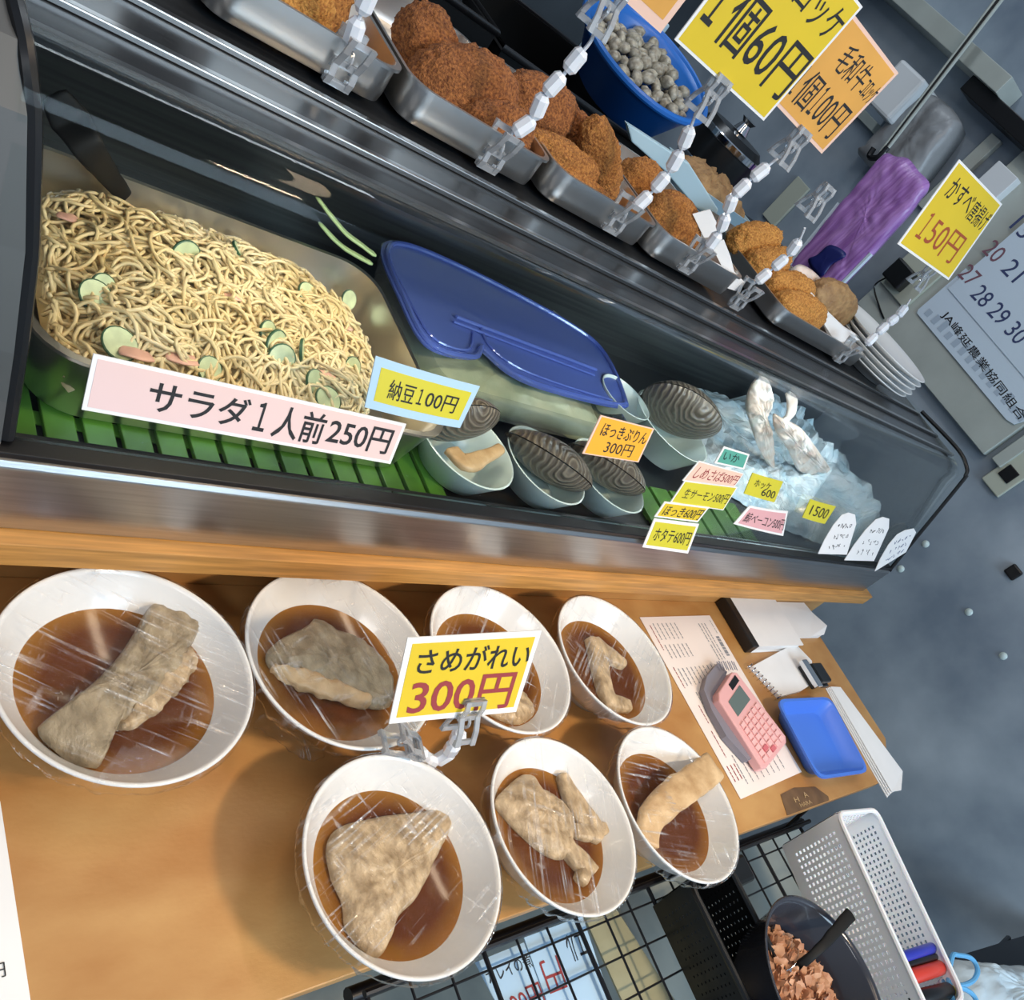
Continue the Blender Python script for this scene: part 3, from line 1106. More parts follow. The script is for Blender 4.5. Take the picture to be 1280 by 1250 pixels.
tag(mb.build('raw_fish_piece', M['raw_fish'], None, smooth='all', base=fb[4]), 'pale raw fish piece with a thin curved fin lying across the ice', 'fish')

# ================================================================== BOWLS OF SIMMERED FISH
BR = 0.105
BL = {1: (0.272, 0.356, 1.00), 2: (0.484, 0.363, 1.015), 3: (0.706, 0.355, 1.0), 4: (0.923, 0.345, 1.0),
      5: (0.475, 0.149, 0.985), 6: (0.690, 0.145, 0.965), 7: (0.902, 0.134, 1.0)}
lbl = {1: 'white bowl of soy broth with one long fish slab, leftmost under the ledge',
       2: 'white bowl of broth half behind the yellow price sign at its left',
       3: 'white bowl hidden behind the yellow price sign under the ledge',
       4: 'white bowl with curled fish pieces, back row beside the printed menu',
       5: 'white bowl with a big triangular fish slab, leftmost of the front row',
       6: 'white bowl with torn fish chunks, middle of the front row',
       7: 'white bowl with folded tan fish strip, rightmost of the front row'}


def make_bowl():
    t = thing('soup_bowl', lbl[1], 'bowl', (0, 0, TB), 0, 'white bowls of simmered fish under film')
    H = -TB
    prof = [(0, 0.003), (0.040, 0.003), (0.042, 0.0), (0.046, 0.0), (0.047, 0.008), (0.062, 0.018), (0.082, 0.040), (0.098, 0.064), (0.1040, H - 0.004), (0.105, H - 0.0015),
            (0.1040, H), (0.1015, H - 0.0008), (0.0995, H - 0.004), (0.0935, 0.063), (0.078, 0.042), (0.058, 0.022), (0.040, 0.012), (0, 0.010)]
    MB().lathe(prof, 96).build('bowl_body', M['white_china'], t, smooth='all', local=True)
    zb = H - 0.030
    MB().lathe([(0, zb), (0.0805, zb), (0.0815, zb + 0.0008), (0.0822, zb + 0.002)], 72).build('broth', M['broth'], t, smooth='all', local=True, fix=False)
    # cling film stretched over the rim, its skirt hanging down the outside
    vs, fs = [], []
    na = 120
    rr = [0.0, .02, .04, .06, .08, .095, .1035, .1068, .1075, .1080]
    for i, r in enumerate(rr):
        for k in range(na):
            a = 2 * math.pi * k / na
            q = Vector((r * math.cos(a), r * math.sin(a), 0))
            sag = -0.004 * (1 - (r / 0.105) ** 2) if r < 0.105 else 0
            z = H + 0.0008 + sag + 0.0016 * noise.noise(Vector((q.x * 90, q.y * 14, 1))) * (1 if r < 0.1 else 0.3)
            if i == 7:
                z = H - 0.001
            if i == 8:
                z = H - 0.010
                q *= 0.998 + 0.004 * math.sin(k * 2.1)
            if i == 9:
                z = H - 0.026 - 0.008 * noise.noise(Vector((k * .35, 0, 5)))
                q *= 0.925 + 0.012 * math.sin(k * 1.7) + 0.010 * math.sin(k * .9)
            vs.append(Vector((q.x, q.y, z)))
    for i in range(len(rr) - 1):
        for k in range(na):
            l = (k + 1) % na
            fs.append((i * na + k, i * na + l, (i + 1) * na + l, (i + 1) * na + k))
    MB().add(vs, fs).build('cling_film', M['film'], t, smooth='all', local=True, fix=False)
    return t


b0 = make_bowl()
rots = {1: 1.0, 2: 0.3, 3: 2.4, 4: -0.9, 5: 2.0, 6: -0.4, 7: 1.3}
for k, (x, y, s) in BL.items():
    o = b0 if k == 1 else dup(b0, (x, y, TB), None, lbl[k])
    o.location = (x, y, TB)
    o.rotation_euler = (0, 0, rots[k])
    o.scale = (s, s, 1.0)


def BZ(*pts, z=-0.027):
    return [az(px, py, z) for px, py in pts]


def fish(name, label, mb, m, base):
    return tag(mb.build(name, m, None, smooth='all', base=base), label, 'simmered fish')


mb = MB()
puff(mb, BZ((195, 752), (225, 752), (256, 770), (250, 790), (236, 812), (228, 836), (205, 858), (180, 885), (150, 910), (136, 922), (126, 955), (112, 960), (75, 945), (46, 914), (72, 890), (100, 868), (140, 830), (165, 795), (182, 765)), (0, 0, 1), 0.014, 0.010, amp=0.005, fr=42, seed=1, n=110, power=6)
f1 = fish('simmered_fish', 'long grey slab of simmered fish with skin across the leftmost bowl', mb, M['fish_skin'], (0.272, 0.356, -0.037))
ribbon(MB(), BZ((234, 812), (228, 834), (208, 856), (184, 882), (162, 902), (148, 912), z=-.026), [.004, .011, .012, .009, .006, .002], .009, n=44, amp=.006, fr=110).build('pale_flesh', M['fish'], f1, smooth='all')
mb = MB()
puff(mb, BZ((332, 818), (350, 800), (383, 783), (396, 773), (420, 785), (452, 800), (475, 818), (492, 850), (488, 882), (468, 886), (440, 874), (405, 862), (368, 850), (338, 835)), (0, 0, 1), 0.012, 0.010, amp=0.005, fr=50, seed=2, n=100)
f2 = fish('simmered_fish', 'triangular brown fish slab in the bowl half behind the yellow price sign', mb, M['fish_skin'], (0.484, 0.363, -0.037))
ribbon(MB(), BZ((340, 834), (368, 846), (400, 858), (432, 868), (462, 880), z=-.024), [.003, .010, .011, .010, .004], .008, n=40, amp=.005, fr=100).build('pale_flesh', M['tofu'], f2, smooth='all')
mb = MB()
puff(mb, BZ((598, 862), (625, 850), (655, 868), (668, 890), (650, 905), (622, 898), (604, 884)), (0, 0, 1), 0.010, 0.010, amp=0.004, fr=50, seed=3)
fish('simmered_fish', 'brown fish piece mostly hidden behind the yellow price sign', mb, M['fish'], (0.706, 0.355, -0.037))
mb = MB()
ribbon(mb, BZ((738, 798), (748, 830), (752, 852), (762, 876), (786, 884)), [.010, .016, .014, .013, .009], .010, n=30)
ribbon(mb, BZ((740, 800), (760, 820), (780, 832)), [.008, .016, .007], .009, n=16)
fish('simmered_fish', 'curled C shaped fish pieces in the back row bowl beside the menu', mb, M['fish'], (0.923, 0.345, -0.037))
mb = MB()
puff(mb, BZ((408, 1058), (425, 1034), (470, 1022), (520, 1016), (566, 1011), (564, 1034), (550, 1062), (535, 1095), (518, 1125), (496, 1148), (488, 1174), (472, 1197), (448, 1184), (432, 1160), (428, 1130), (414, 1098)), (0, 0, 1), 0.012, 0.010, amp=0.004, fr=45, seed=4, n=110, power=4)
fish('simmered_fish', 'large triangular ribbed fish slab in the leftmost front row bowl', mb, M['fish'], (0.475, 0.149, -0.037))
mb = MB()
puff(mb, BZ((619, 1003), (632, 985), (656, 968), (672, 984), (700, 1002), (712, 1024), (716, 1050), (704, 1074), (684, 1070), (660, 1052), (634, 1026)), (0, 0, 1), 0.018, 0.008, amp=0.004, fr=55, seed=6)
ribbon(mb, BZ((700, 1050), (716, 1072), (728, 1088), (724, 1104)), [.014, .010, .009, .007], .010, n=20)
ribbon(mb, BZ((712, 1060), (730, 1078), (742, 1092)), [.008, .008, .007], .008, n=16)
ribbon(mb, BZ((700, 968), (716, 1000), (735, 1030), (752, 1048)), [.007, .015, .019, .011], .008, n=24)
ribbon(mb, BZ((716, 1040), (736, 1040), (756, 1036)), [.008, .011, .007], .008, n=14)
fish('simmered_fish', 'torn chunks of pale fish with fins in the middle front row bowl', mb, M['fish'], (0.690, 0.145, -0.037))
mb = MB()
ribbon(mb, [az(808, 1058, -.027), az(814, 1024, -.020), az(842, 994, -.010), az(868, 976, -.006), az(892, 958, -.006)], [.014, .019, .022, .022, .021], .009, n=36, amp=0.003)
fish('simmered_fish', 'folded tan fish strip rising over the broth in the rightmost front bowl', mb, M['tofu'], (0.902, 0.134, -0.037))

# a spare crumple of film beside bowl two
cf = MB()
ribbon(cf, [az(322, 898, TB + .004), az(352, 918, TB + .006), az(385, 938, TB + .004), az(405, 945, TB + .003)], [.006, .012, .010, .003], .0025, n=24, amp=0.004, fr=120)
tag(cf.build('film_scrap', M['film'], None, smooth='all', base=az(360, 925, TB)), 'crumpled strip of clear film on the table below the second bowl', 'plastic film')

# ================================================================== BEAD CHAIN CLIPS
def hexbead():
    prof = [(0, 0), (0.0048, 0), (0.0082, 0.0045), (0.0082, 0.0200), (0.0048, 0.0245), (0, 0.0245)]
    return MB().lathe(prof, 8)


bead_me = None


def make_bead(parent, a, d):
    global bead_me
    if bead_me is None:
        t = hexbead().build('bead', M['bead'], None, local=True)
        bead_me = t.data
        bpy.data.objects.remove(t)
    o = bpy.data.objects.new('bead', bead_me)
    col.objects.link(o)
    o.parent = parent
    o.location = a - parent.location
    o.rotation_mode = 'QUATERNION'
    o.rotation_quaternion = d.to_track_quat('Z', 'Y')
    return o


def clip_mb():
    """clear spring clip, jaws pointing -Z, tail at +Z, about 36 mm long"""
    mb = MB()
    for s in (-1, 1):
        vs = []
        path = [(0.0005 * s, -0.016), (0.0025 * s, -0.010), (0.0015 * s, -0.003), (0.006 * s, 0.006), (0.0085 * s, 0.016)]
        for y0, y1 in ((-0.009, -0.005), (0.005, 0.009)):
            vs = []
            for i, (x, z) in enumerate(path):
                vs += [(x, y0, z), (x, y1, z), (x + 0.0016 * s, y1, z), (x + 0.0016 * s, y0, z)]
            fs = []
            for i in range(len(path) - 1):
                for k in range(4):
                    l = (k + 1) % 4
                    fs.append((i * 4 + k, i * 4 + l, i * 4 + 4 + l, i * 4 + 4 + k))
            fs += [(0, 1, 2, 3), (16, 19, 18, 17)]
            mb.add(vs, fs)
        for z, y in ((-0.014, 0.009), (-0.002, 0.009), (0.014, 0.009)):
            x = 0.0015 * s if z < 0 else 0.0075 * s
            mb.box((x - 0.0009, -y, z - 0.002), (x + 0.0009, y, z + 0.002))
    mb.tube([(0.0045 * math.cos(a), 0, 0.002 + 0.0045 * math.sin(a)) for a in [i * math.pi / 8 for i in range(16)]], 0.0011, 6, closed=True)
    return mb


clip_me = None


def make_clip(parent, p, d, side):
    global clip_me
    if clip_me is None:
        t = clip_mb().build('clip', M['clip'], None, local=True)
        clip_me = t.data
        bpy.data.objects.remove(t)
    o = bpy.data.objects.new('clip', clip_me)
    col.objects.link(o)
    o.parent = parent
    o.location = Vector(p) - parent.location
    o.scale = (1.45, 1.45, 1.45)
    z = Vector(d).normalized()
    y = (Vector(side) - z * Vector(side).dot(z)).normalized()
    x = y.cross(z)
    o.rotation_mode = 'QUATERNION'
    o.rotation_quaternion = Matrix((x, y, z)).transposed().to_quaternion()
    return o


def chain(label, pts, clip0, clip1, d0=(0, 0, 1), d1=(0, 0, -1), side0=(1, 0, 0), side1=(1, 0, 0)):
    base = Vector(clip0)
    t = thing('sign_holder', label, 'sign holder', base, 0)
    make_clip(t, clip0, d0, side0)
    if clip1 is not None:
        make_clip(t, clip1, d1, side1)
    P = smooth_open(pts, 120)
    acc, step = 0.0, 0.0285
    nxt = 0.0
    marks = []
    for i in range(1, len(P)):
        seg = (P[i] - P[i - 1])
        L = seg.length
        while nxt <= acc + L and L > 1e-9:
            marks.append(P[i - 1] + seg * ((nxt - acc) / L))
            nxt += step
        acc += L
    jm = MB()
    jm.tube(P, 0.0018, 6)
    jm.build('chain_core', M['joint'], t, smooth=True)
    for i in range(len(marks) - 1):
        d = (marks[i + 1] - marks[i])
        make_bead(t, marks[i] + d.normalized() * 0.002, d.normalized())
    return t


YS = 0.735


def PY(*pts, y=YS):
    return [ay(px, py, y) for px, py in pts]


chain('white bead chain sign holder clipped to the tray at the top left of the croquettes', PY((436, 62), (446, 30), (462, -10), (480, -45)), ay(434, 78, YS), None)
chain('white bead chain sign holder clipped to the tray of large brown croquettes', PY((640, 168), (650, 154), (672, 147), (676, 124), (697, 103), (716, 78), (738, 52), (746, 28)), ay(622, 188, YS), ay(758, 8, YS))
chain('white bead chain sign holder clipped to the long croquette tray below the 60 yen sign', PY((792, 262), (802, 252), (820, 235), (840, 210), (852, 187), (863, 160), (870, 142)), ay(776, 270, YS), ay(888, 120, YS))
chain('white bead chain sign holder below the orange 100 yen sign', PY((884, 312), (896, 298), (908, 268), (910, 250), (922, 243), (938, 225), (957, 210), (972, 198)), ay(868, 322, YS), ay(990, 182, YS))
chain('white bead chain sign holder with empty clip before the purple packet', PY((944, 354), (955, 345), (973, 330), (987, 318), (998, 303), (1006, 285)), ay(930, 370, YS), ay(1022, 250, YS))
chain('white bead chain sign holder below the 150 yen sign', [ay(1082, 432, .74), ay(1090, 424, .745), ay(1103, 410, .75), ay(1125, 393, .765), ay(1138, 374, .78)], ay(1058, 440, YS), ay(1155, 345, .785))
PR = (BL[2][0] + 0.02, BL[2][1] - 0.108, -0.002)
chain('short white bead chain sign holder on the bowl rim below the yellow sign', [ay(524, 940, .25), ay(533, 950, .25), ay(547, 953, .25), ay(560, 943, .25), ay(570, 926, .25), ay(577, 912, .25)], ay(508, 928, .252), ay(583, 898, .248), d0=(-0.75, 0.2, 0.3), d1=(0, -.35, -.9), side0=(0, 1, 0))

# ================================================================== HANGING SIGNS
K, R_, BRN = M['ink'], M['ink_red'], M['ink_brown']
sign('price_sign', 'yellow card sign reading 300 yen standing among the bowls', ((.433, .290, .149), (.590, .290, .159), (.612, .250, .066), (.448, .250, .070)), M['card_white'], M['yellow'], (.04, .07),
     [(K, [('さめがれい', .10, .13, .96, .42, .012)]), (R_, [('300円', .10, .48, .90, .93, .012)])])
sign('price_sign', 'large yellow laminated sign reading 60 yen each above the croquettes', ((.680, YS, .706), (.866, YS, .706), (.866, YS, .566), (.680, YS, .566)), M['card_white'], M['yellow'], .02,
     [(K, [('コロッケ', .34, .10, .97, .34, .004), ('１', .05, .44, .14, .80, .006), ('個60円', .20, .42, .97, .84, .006)])])
sign('price_sign', 'orange laminated sign reading 100 yen each, partly behind the large yellow one', ((.866, YS + .008, .697), (1.006, YS + .008, .697), (.996, YS + .002, .582), (.860, YS + .002, .586)), M['peach'], M['amber'], .035,
     [(K, [('毛和牛', .26, .14, .74, .42, .0), ('ｺﾛｯｹ', .76, .20, .98, .40, .0), ('１', .03, .54, .09, .85, .0), ('個', .13, .52, .36, .88, .0), ('１', .40, .54, .46, .85, .0), ('00円', .49, .53, .90, .88, .0)])])
sign('price_sign', 'peach edged amber sign cut off by the top edge above the blue basket', ((.505, YS, .70), (.662, YS, .70), (.660, YS, .562), (.503, YS, .562)), M['peach'], M['amber'], (.05, .07), [(K, [('円', .70, .20, .95, .60, .0)])])
sign('price_sign', 'yellow card sign reading 150 yen in front of the wall calendar', ((1.325, .785, .697), (1.530, .785, .706), (1.512, YS, .576), (1.297, YS, .565)), M['card_white'], M['yellow'], .025,
     [(K, [('かすべ', .12, .12, .58, .36, .004), ('唐揚げ', .60, .14, .97, .38, .0)]), (BRN, [('１', .13, .54, .22, .84, .0), ('50円', .27, .52, .84, .86, .0)])])


# ================================================================== PRICE TAGS ON THE GLASS
def gq(*p, off=0.0025):
    return tuple(ag(a, b, off) for a, b in p)


sign('price_tag', 'long pink price tag reading 250 yen stuck on the glass before the salad', gq((117, 442), (508, 530), (488, 580), (102, 512)), M['card_white'], M['pink'], (.012, .07), [(K, [('サラダ', .155, .20, .445, .80, .012), ('１', .468, .20, .505, .80, .012), ('人前', .530, .17, .705, .86, .012), ('250円', .72, .20, .965, .80, .012)])], cat='price tag')
sign('price_tag', 'yellow price tag with pale blue border reading 100 yen beside the pink tag', gq((470, 445), (600, 483), (575, 535), (456, 509), off=.006), M['sky'], M['lemon'], (.06, .17), [(K, [('納豆', .16, .32, .40, .72, .006), ('１', .43, .35, .48, .68, .006), ('00円', .51, .34, .84, .71, .006)])], bow=0.004, cat='price tag')
sign('price_tag', 'orange price tag reading 300 yen above the clam cups', gq((751, 519), (818, 536), (798, 578), (728, 567)), M['peach'], M['orange'], .03, [(K, [('ほっきぷりん', .12, .14, .95, .48, .008), ('300円', .30, .56, .80, .90, .0)])], cat='price tag')
sign('price_tag', 'small green price tag on the glass, highest of the tag cluster', gq((905, 558), (937, 568), (930, 587), (893, 579)), M['card_white'], M['green_card'], (.06, .10), [(K, [('いか', .15, .2, .7, .7, .0)])], cat='price tag')
sign('price_tag', 'white pink price tag reading 500 yen directly below the green one', gq((874, 576), (930, 592), (918, 609), (853, 601)), M['card_white'], M['peach'], (.02, .05), [(R_, [('しめさば500円', .10, .2, .97, .82, .0)])], cat='price tag')
sign('price_tag', 'lime yellow price tag reading 500 yen below the pink white one', gq((856, 601), (922, 609), (904, 638), (838, 628)), M['card_white'], M['lemon'], (.02, .04), [(K, [('生サーモン500円', .12, .30, .96, .74, .0)])], cat='price tag')
sign('price_tag', 'amber price tag reading 600 yen second lowest of the tag stack', gq((831, 627), (887, 634), (872, 653), (818, 646), off=.004), M['card_white'], M['yellow'], (.04, .10), [(K, [('ほっき600円', .10, .2, .95, .85, .004)])], cat='price tag')
sign('price_tag', 'yellow price tag with white border reading 600 yen, lowest of the tag stack', gq((818, 648), (874, 655), (860, 692), (803, 684), off=.006), M['card_white'], M['lemon'], (.05, .10), [(K, [('ホタテ600円', .12, .28, .92, .74, .004)])], cat='price tag')
sign('price_tag', 'yellow sticky note with handwriting to the right of the tag stack', gq((941, 591), (979, 602), (968, 628), (930, 617)), M['lemon'], None, 0, [(K, [('ホッケ', .15, .2, .65, .55, -.002), ('600', .45, .5, .9, .85, -.002)])], bow=.002, cat='price tag')
sign('price_tag', 'rose price tag with white border reading bacon 500 yen low on the glass', gq((937, 632), (985, 639), (979, 670), (917, 655)), M['card_white'], M['rose'], (.05, .09), [(K, [('鯨ベーコン500円', .08, .30, .96, .78, .0)])], bow=.003, cat='price tag')
sign('price_tag', 'small yellow sticky note with handwriting beside the white paper slips', gq((1013, 624), (1045, 633), (1031, 655), (1003, 647)), M['lemon'], None, 0, [(K, [('1500', .15, .22, .85, .75, -.002)])], bow=.002, cat='price tag')
for k, (q, lb) in enumerate(((((1046, 640), (1074, 641), (1058, 693), (1022, 692)), 'white handwritten paper slip on the glass, leftmost of three'), (((1089, 646), (1117, 646), (1092, 701), (1055, 700)), 'white handwritten paper slip on the glass, middle of three'),
                             (((1113, 668), (1149, 657), (1132, 690), (1093, 714)), 'white handwritten paper slip at the right corner of the glass'))):
    pts = gq(*q, off=.004)
    Q = Quad(*pts)
    outl = [Q.at(u, v) for u, v in ((0, 1), (.5, 1.0), (1, 1), (1.0, .6), (1.0, .25), (.82, .04), (.5, .0), (.25, .06), (.08, .3), (0, .65))]
    o = MB().prism(outl, Q.n * 0.001).build('paper_slip', M['paper'], None, base=Q.at(.5, 1))
    tag(o, lb, 'paper slip')
    sm = MB()
    for v in (.30, .56, .80):
        scribble(sm, Q, .30 - .1 * v, v - .06, .85, v + .07, k * 10 + int(v * 100), 5, .0008)
    sm.build('handwriting', M['ink'] if k < 2 else M['ink_blue'], o)

# ================================================================== TRAYS OF FRIED FOOD
TZ = 0.3632
trays = [(0.02, 0.245, 'stainless tray cut off at the top left above the salad'), (0.268, 0.452, 'stainless tray with pale croquettes, first full one from the left'), (0.458, 0.655, 'stainless tray piled with dark round croquettes'),
         (0.661, 0.857, 'stainless tray of long brown croquettes below the 60 yen sign'), (0.863, 1.075, 'stainless tray with a folded paper over its front'), (1.204, 1.545, 'wide stainless tray of golden cutlets at the right end')]
for x0, x1, lb in trays:
    o = pan_mesh(MB(), x0, YS, x1, 1.0 if x0 > .2 else .99, TZ, 0.402 if x0 < 1 else 0.396, r=0.026, lip=0.005, taper=0.003).build('steel_tray', M['steel_tray'], None, smooth=True, base=((x0 + x1) / 2, 0.87, TZ))
    tag(o, lb, 'tray')

fry_n = 0


def croq(p0, p1, y, wid, thk, m, label, y1=None, kind='croquette', rough=1.0):
    """breaded piece: long axis between two photo points on a depth, wid and thk in metres"""
    global fry_n
    fry_n += 1
    a = ay(*p0, y)
    b = ay(*p1, y1 if y1 is not None else y)
    c = (a + b) / 2
    d = (b - a)
    L = d.length / 2
    d.normalize()
    view = (CAM - c).normalized()
    s = d.cross(view).normalized()
    nn = s.cross(d)
    bm = bmesh.new()
    bmesh.ops.create_icosphere(bm, subdivisions=5, radius=1)
    vs = []
    for v in bm.verts:
        q = v.co.copy()
        for i in range(3):
            q[i] = math.copysign(abs(q[i]) ** 0.82, q[i])
        w_ = d * (q.x * L) + s * (q.y * wid / 2) + nn * (q.z * thk / 2)
        P = c + w_
        n3 = w_.normalized()
        k = noise.noise(P * 45 + Vector((fry_n, 0, 0))) * 0.0040 + noise.noise(P * 150) * 0.0030 * rough + abs(noise.noise(P * 330)) * 0.0042 * rough
        vs.append(P + n3 * k)
    fs = [tuple(v.index for v in f.verts) for f in bm.faces]
    bm.free()
    o = MB().add(vs, fs).build(kind, m, None, smooth='all', base=c, fix=False)
    return tag(o, label, kind.replace('_', ' '))


FD, FR, FG = M['fry_dark'], M['fry'], M['fry_gold']
croq((300, -12), (408, 38), .80, .075, .06, FG, 'golden croquette at the front of the first full tray')
croq((330, -40), (432, 8), .86, .07, .06, FR, 'brown croquette behind the golden one, cut by the top edge')
croq((502, 80), (566, 45), .88, .085, .07, FD, 'dark brown croquette standing highest at the back of its tray')
croq((510, 100), (640, 130), .83, .085, .07, FD, 'biggest dark croquette lying across its tray front')
croq((570, 150), (660, 175), .79, .06, .05, FD, 'dark croquette below the biggest one at the tray front')
croq((628, 118), (712, 150), .87, .065, .06, FD, 'dark croquette at the right rear of the dark pile')
croq((656, 172), (744, 222), .80, .038, .038, FR, 'long oval croquette at the middle of its tray')
croq((740, 148), (760, 248), .83, .048, .045, FR, 'upright oval croquette at the right of its tray')
croq((686, 212), (762, 264), .785, .036, .036, FR, 'lowest oval croquette at its tray front under the clip')
croq((700, 150), (735, 185), .88, .05, .05, FD, 'dark croquette tucked behind the long oval one')
croq((775, 225), (820, 232), .90, .065, .05, FR, 'croquette half behind the bead chain in the paper tray')
croq((812, 255), (862, 305), .82, .075, .05, FR, 'croquette in front of the pale blue tub')
croq((912, 302), (972, 300), .90, .058, .05, FG, 'golden cutlet at the rear of the wide tray', kind='fried_cutlet')
croq((932, 330), (985, 325), .86, .050, .05, FG, 'golden cutlet second from the rear in the wide tray', kind='fried_cutlet')
croq((955, 355), (1012, 368), .82, .058, .05, FG, 'golden cutlet in the middle of the wide tray', kind='fried_cutlet')
croq((968, 378), (1026, 400), .78, .060, .05, FG, 'golden cutlet nearest the front of the wide tray', kind='fried_cutlet')
# a paper sheath of brown crumbs at the right end of the wide tray
pk = MB()
pk.add([ay(1012, 366, .82), ay(1045, 402, .79), ay(1075, 425, .775), ay(1045, 428, .775), ay(1030, 405, .79)], [(0, 1, 2, 3, 4)])
puff(pk, [ay(px, py, .80) for px, py in ((1012, 364), (1030, 384), (1055, 408), (1078, 424), (1064, 432), (1040, 426), (1028, 404), (1016, 386))], (0, -1, 0), .004, .003, amp=.002)
o = pk.build('paper_sheath', M['paper'], None, smooth='all', base=ay(1060, 425, .80))
tag(o, 'curved white paper sheath around crumbed food in the wide tray', 'paper')
croq((1018, 362), (1060, 396), .85, .075, .05, M['brown_hair_food'], 'brown crumbly fried clump inside the paper sheath', kind='fried_clump')
pk = MB()
puff(pk, [ay(px, py, .88) for px, py in ((990, 345), (1002, 334), (1020, 342), (1030, 356), (1018, 362), (1002, 360))], (0, -1, 0), .012, .01, amp=.003)
tag(pk.build('onion_piece', M['raw_fish'], None, smooth='all', base=ay(1010, 360, .88)), 'pale shiny food piece behind the golden cutlets below the purple packet', 'food')
# folded paper over the fourth tray
pp_ = MB()
for k, (poly, yy) in enumerate(((((866, 268), (888, 262), (898, 283), (894, 296), (880, 297)), .80), (((888, 305), (905, 300), (913, 320), (918, 340), (931, 353), (920, 364), (900, 357), (911, 350), (902, 332)), .745))):
    pts = [ay(px, py, yy) for px, py in poly]
    pp_.prism(pts, (0, 0.0012, 0))
tag(pp_.build('paper_wrap', M['paper'], None, base=ay(905, 340, .745)), 'torn white paper strip hanging over the front of the fourth tray', 'paper')
pw = MB()
puff(pw, [ay(px, py, .93) for px, py in ((570, 55), (592, 75), (606, 92), (578, 88), (566, 80))], (0, -1, 0), .002, .002, amp=.001)
tag(pw.build('paper_liner', M['paper'], None, base=ay(580, 85, .93)), 'white paper liner corner behind the dark croquettes', 'paper')

# plates
pl_prof = [(0, 0.004), (0.055, 0.004), (0.057, 0), (0.063, 0), (0.066, 0.006), (0.098, 0.015), (0.115, 0.021), (0.117, 0.0235), (0.113, 0.0235), (0.095, 0.018), (0.064, 0.010), (0, 0.009)]
for k in range(5):
    o = MB().lathe(pl_prof, 64).build('white_plate', M['white_china'], None, smooth='all', local=True)
    o.location = (1.668, 0.805 + (0.002, -0.003, 0.001, -0.002, 0.0)[k], 0.358 + k * 0.0105)
    tag(o, ('lowest', 'second lowest', 'middle one', 'second highest', 'topmost')[k] + ' of the white plates stacked at the right end of the case top', 'plate', 'stacked plates on the case top')

# ================================================================== ON THE WOODEN COUNTER
def flat(name, label, cat, quad, th, m, z=TB, base=None):
    pts = [az(px, py, z + th) for px, py in quad]
    o = MB().prism([p - Vector((0, 0, th)) for p in pts], (0, 0, th)).build(name, m, None, base=(sum(pts, Vector()) / len(pts)) - Vector((0, 0, th)))
    return tag(o, label, cat)


mq = ((1.150, .462, TB + .0006), (1.380, .468, TB + .0006), (1.383, .142, TB + .0006), (1.158, .128, TB + .0006))
mo = MB().prism([Vector(p) for p in mq], (0, 0, 0.0006)).build('menu_sheet', M['paper_pink'], None, base=(1.26, .30, TB + .0004))
tag(mo, 'printed pinkish menu sheet lying beside the bowls under the calculator', 'menu')
# text runs along -Y; u along -Y, v towards -X
Qm = Quad(Vector((1.381, .467, TB + .0012)), Vector((1.383, .142, TB + .0012)), Vector((1.158, .128, TB + .0012)), Vector((1.150, .462, TB + .0012)))
lines, lines_r = MB(), MB()
rnd = random.Random(8)


def dash(mb, u0, v, u1, t=.012):
    u = u0
    while u < u1:
        l = rnd.uniform(.012, .03)
        mb.add([Qm.at(u, v - t / 2, .0003), Qm.at(min(u + l, u1), v - t / 2, .0003), Qm.at(min(u + l, u1), v + t / 2, .0003), Qm.at(u, v + t / 2, .0003)], [(0, 1, 2, 3)])
        u += l + .004


dash(lines, .03, .05, .12, .008)
dash(lines, .14, .08, .27, .05)
for k in range(3):
    dash(lines, .05, .16 + k * .045, .17 + rnd.random() * .03, .012)
    dash(lines, .19, .16 + k * .045, .29, .012)
for k in range(11):
    v = .30 + k * .058
    if k > 4:
        dash(lines, .04, v, .14)
        dash(lines, .17, v, .25)
    dash(lines, .31, v, .41)
for v, u0, u1 in ((.50, .47, .60), (.57, .45, .55), (.64, .45, .60), (.71, .45, .52), (.82, .45, .52)):
    dash(lines, u0, v, u1)
for k in range(4):
    dash(lines, .66, .55 + k * .07, .76)
for k in range(8):
    dash(lines, .80, .22 + k * .085, .95)
dash(lines_r, .05, .93, .20, .010)
dash(lines_r, .30, .93, .42, .010)
dash(lines_r, .52, .88, .62, .010)
dash(lines_r, .66, .90, .80, .010)
for k in range(3):
    dash(lines_r, .84, .95 - k * .05, .92, .012)
lines.build('printed_lines', M['ink_grey'], mo, fix=False)
lines_r.build('red_printed_lines', M['ink_red'], mo, fix=False)

# calculator: body tilted, cover folded back under it
cz = TB + .0015
ca = thing('calculator', 'pink desk calculator with grey cover lying on the printed menu sheet', 'calculator', (1.31, .25, cz))
Vx = Vector
CT = [az(918, 836, TB + .028), az(986, 925, TB + .020), az(955, 964, TB + .020), az(896, 870, TB + .028)]
Qc = Quad(CT[0], CT[1], CT[2], CT[3])
# u runs along the calculator from its display end to its key end
mb = MB()
top = [Qc.at(u, v) for u, v in ((0, .12), (.05, 0), (.95, 0), (1, .10), (1, .9), (.96, 1), (.05, 1), (0, .88))]
mb.prism(top, -Qc.n * .016)
mb.build('calculator_body', M['calc_pink'], ca, bevel=.002)
dp = MB()
plate(dp, Qc, .16, .20, .36, .80, 0, .0008, 2)
dp.build('display', M['lcd'], ca)
sp_ = MB()
plate(sp_, Qc, .045, .12, .125, .48, 0, .0008, 2)
sp_.build('solar_cell', M['gasket'], ca)
for i in range(7):
    for j in range(5):
        u, v = .44 + i * .075, .10 + j * .165
        kk = MB()
        plate(kk, Qc, u, v, u + .055, v + .125, 0, .0022, 1)
        kk.build('key', M['calc_red'] if (i >= 5 and j in (2, 3) and (i + j) % 2 == 0) else M['calc_key'], ca)
cv = MB()
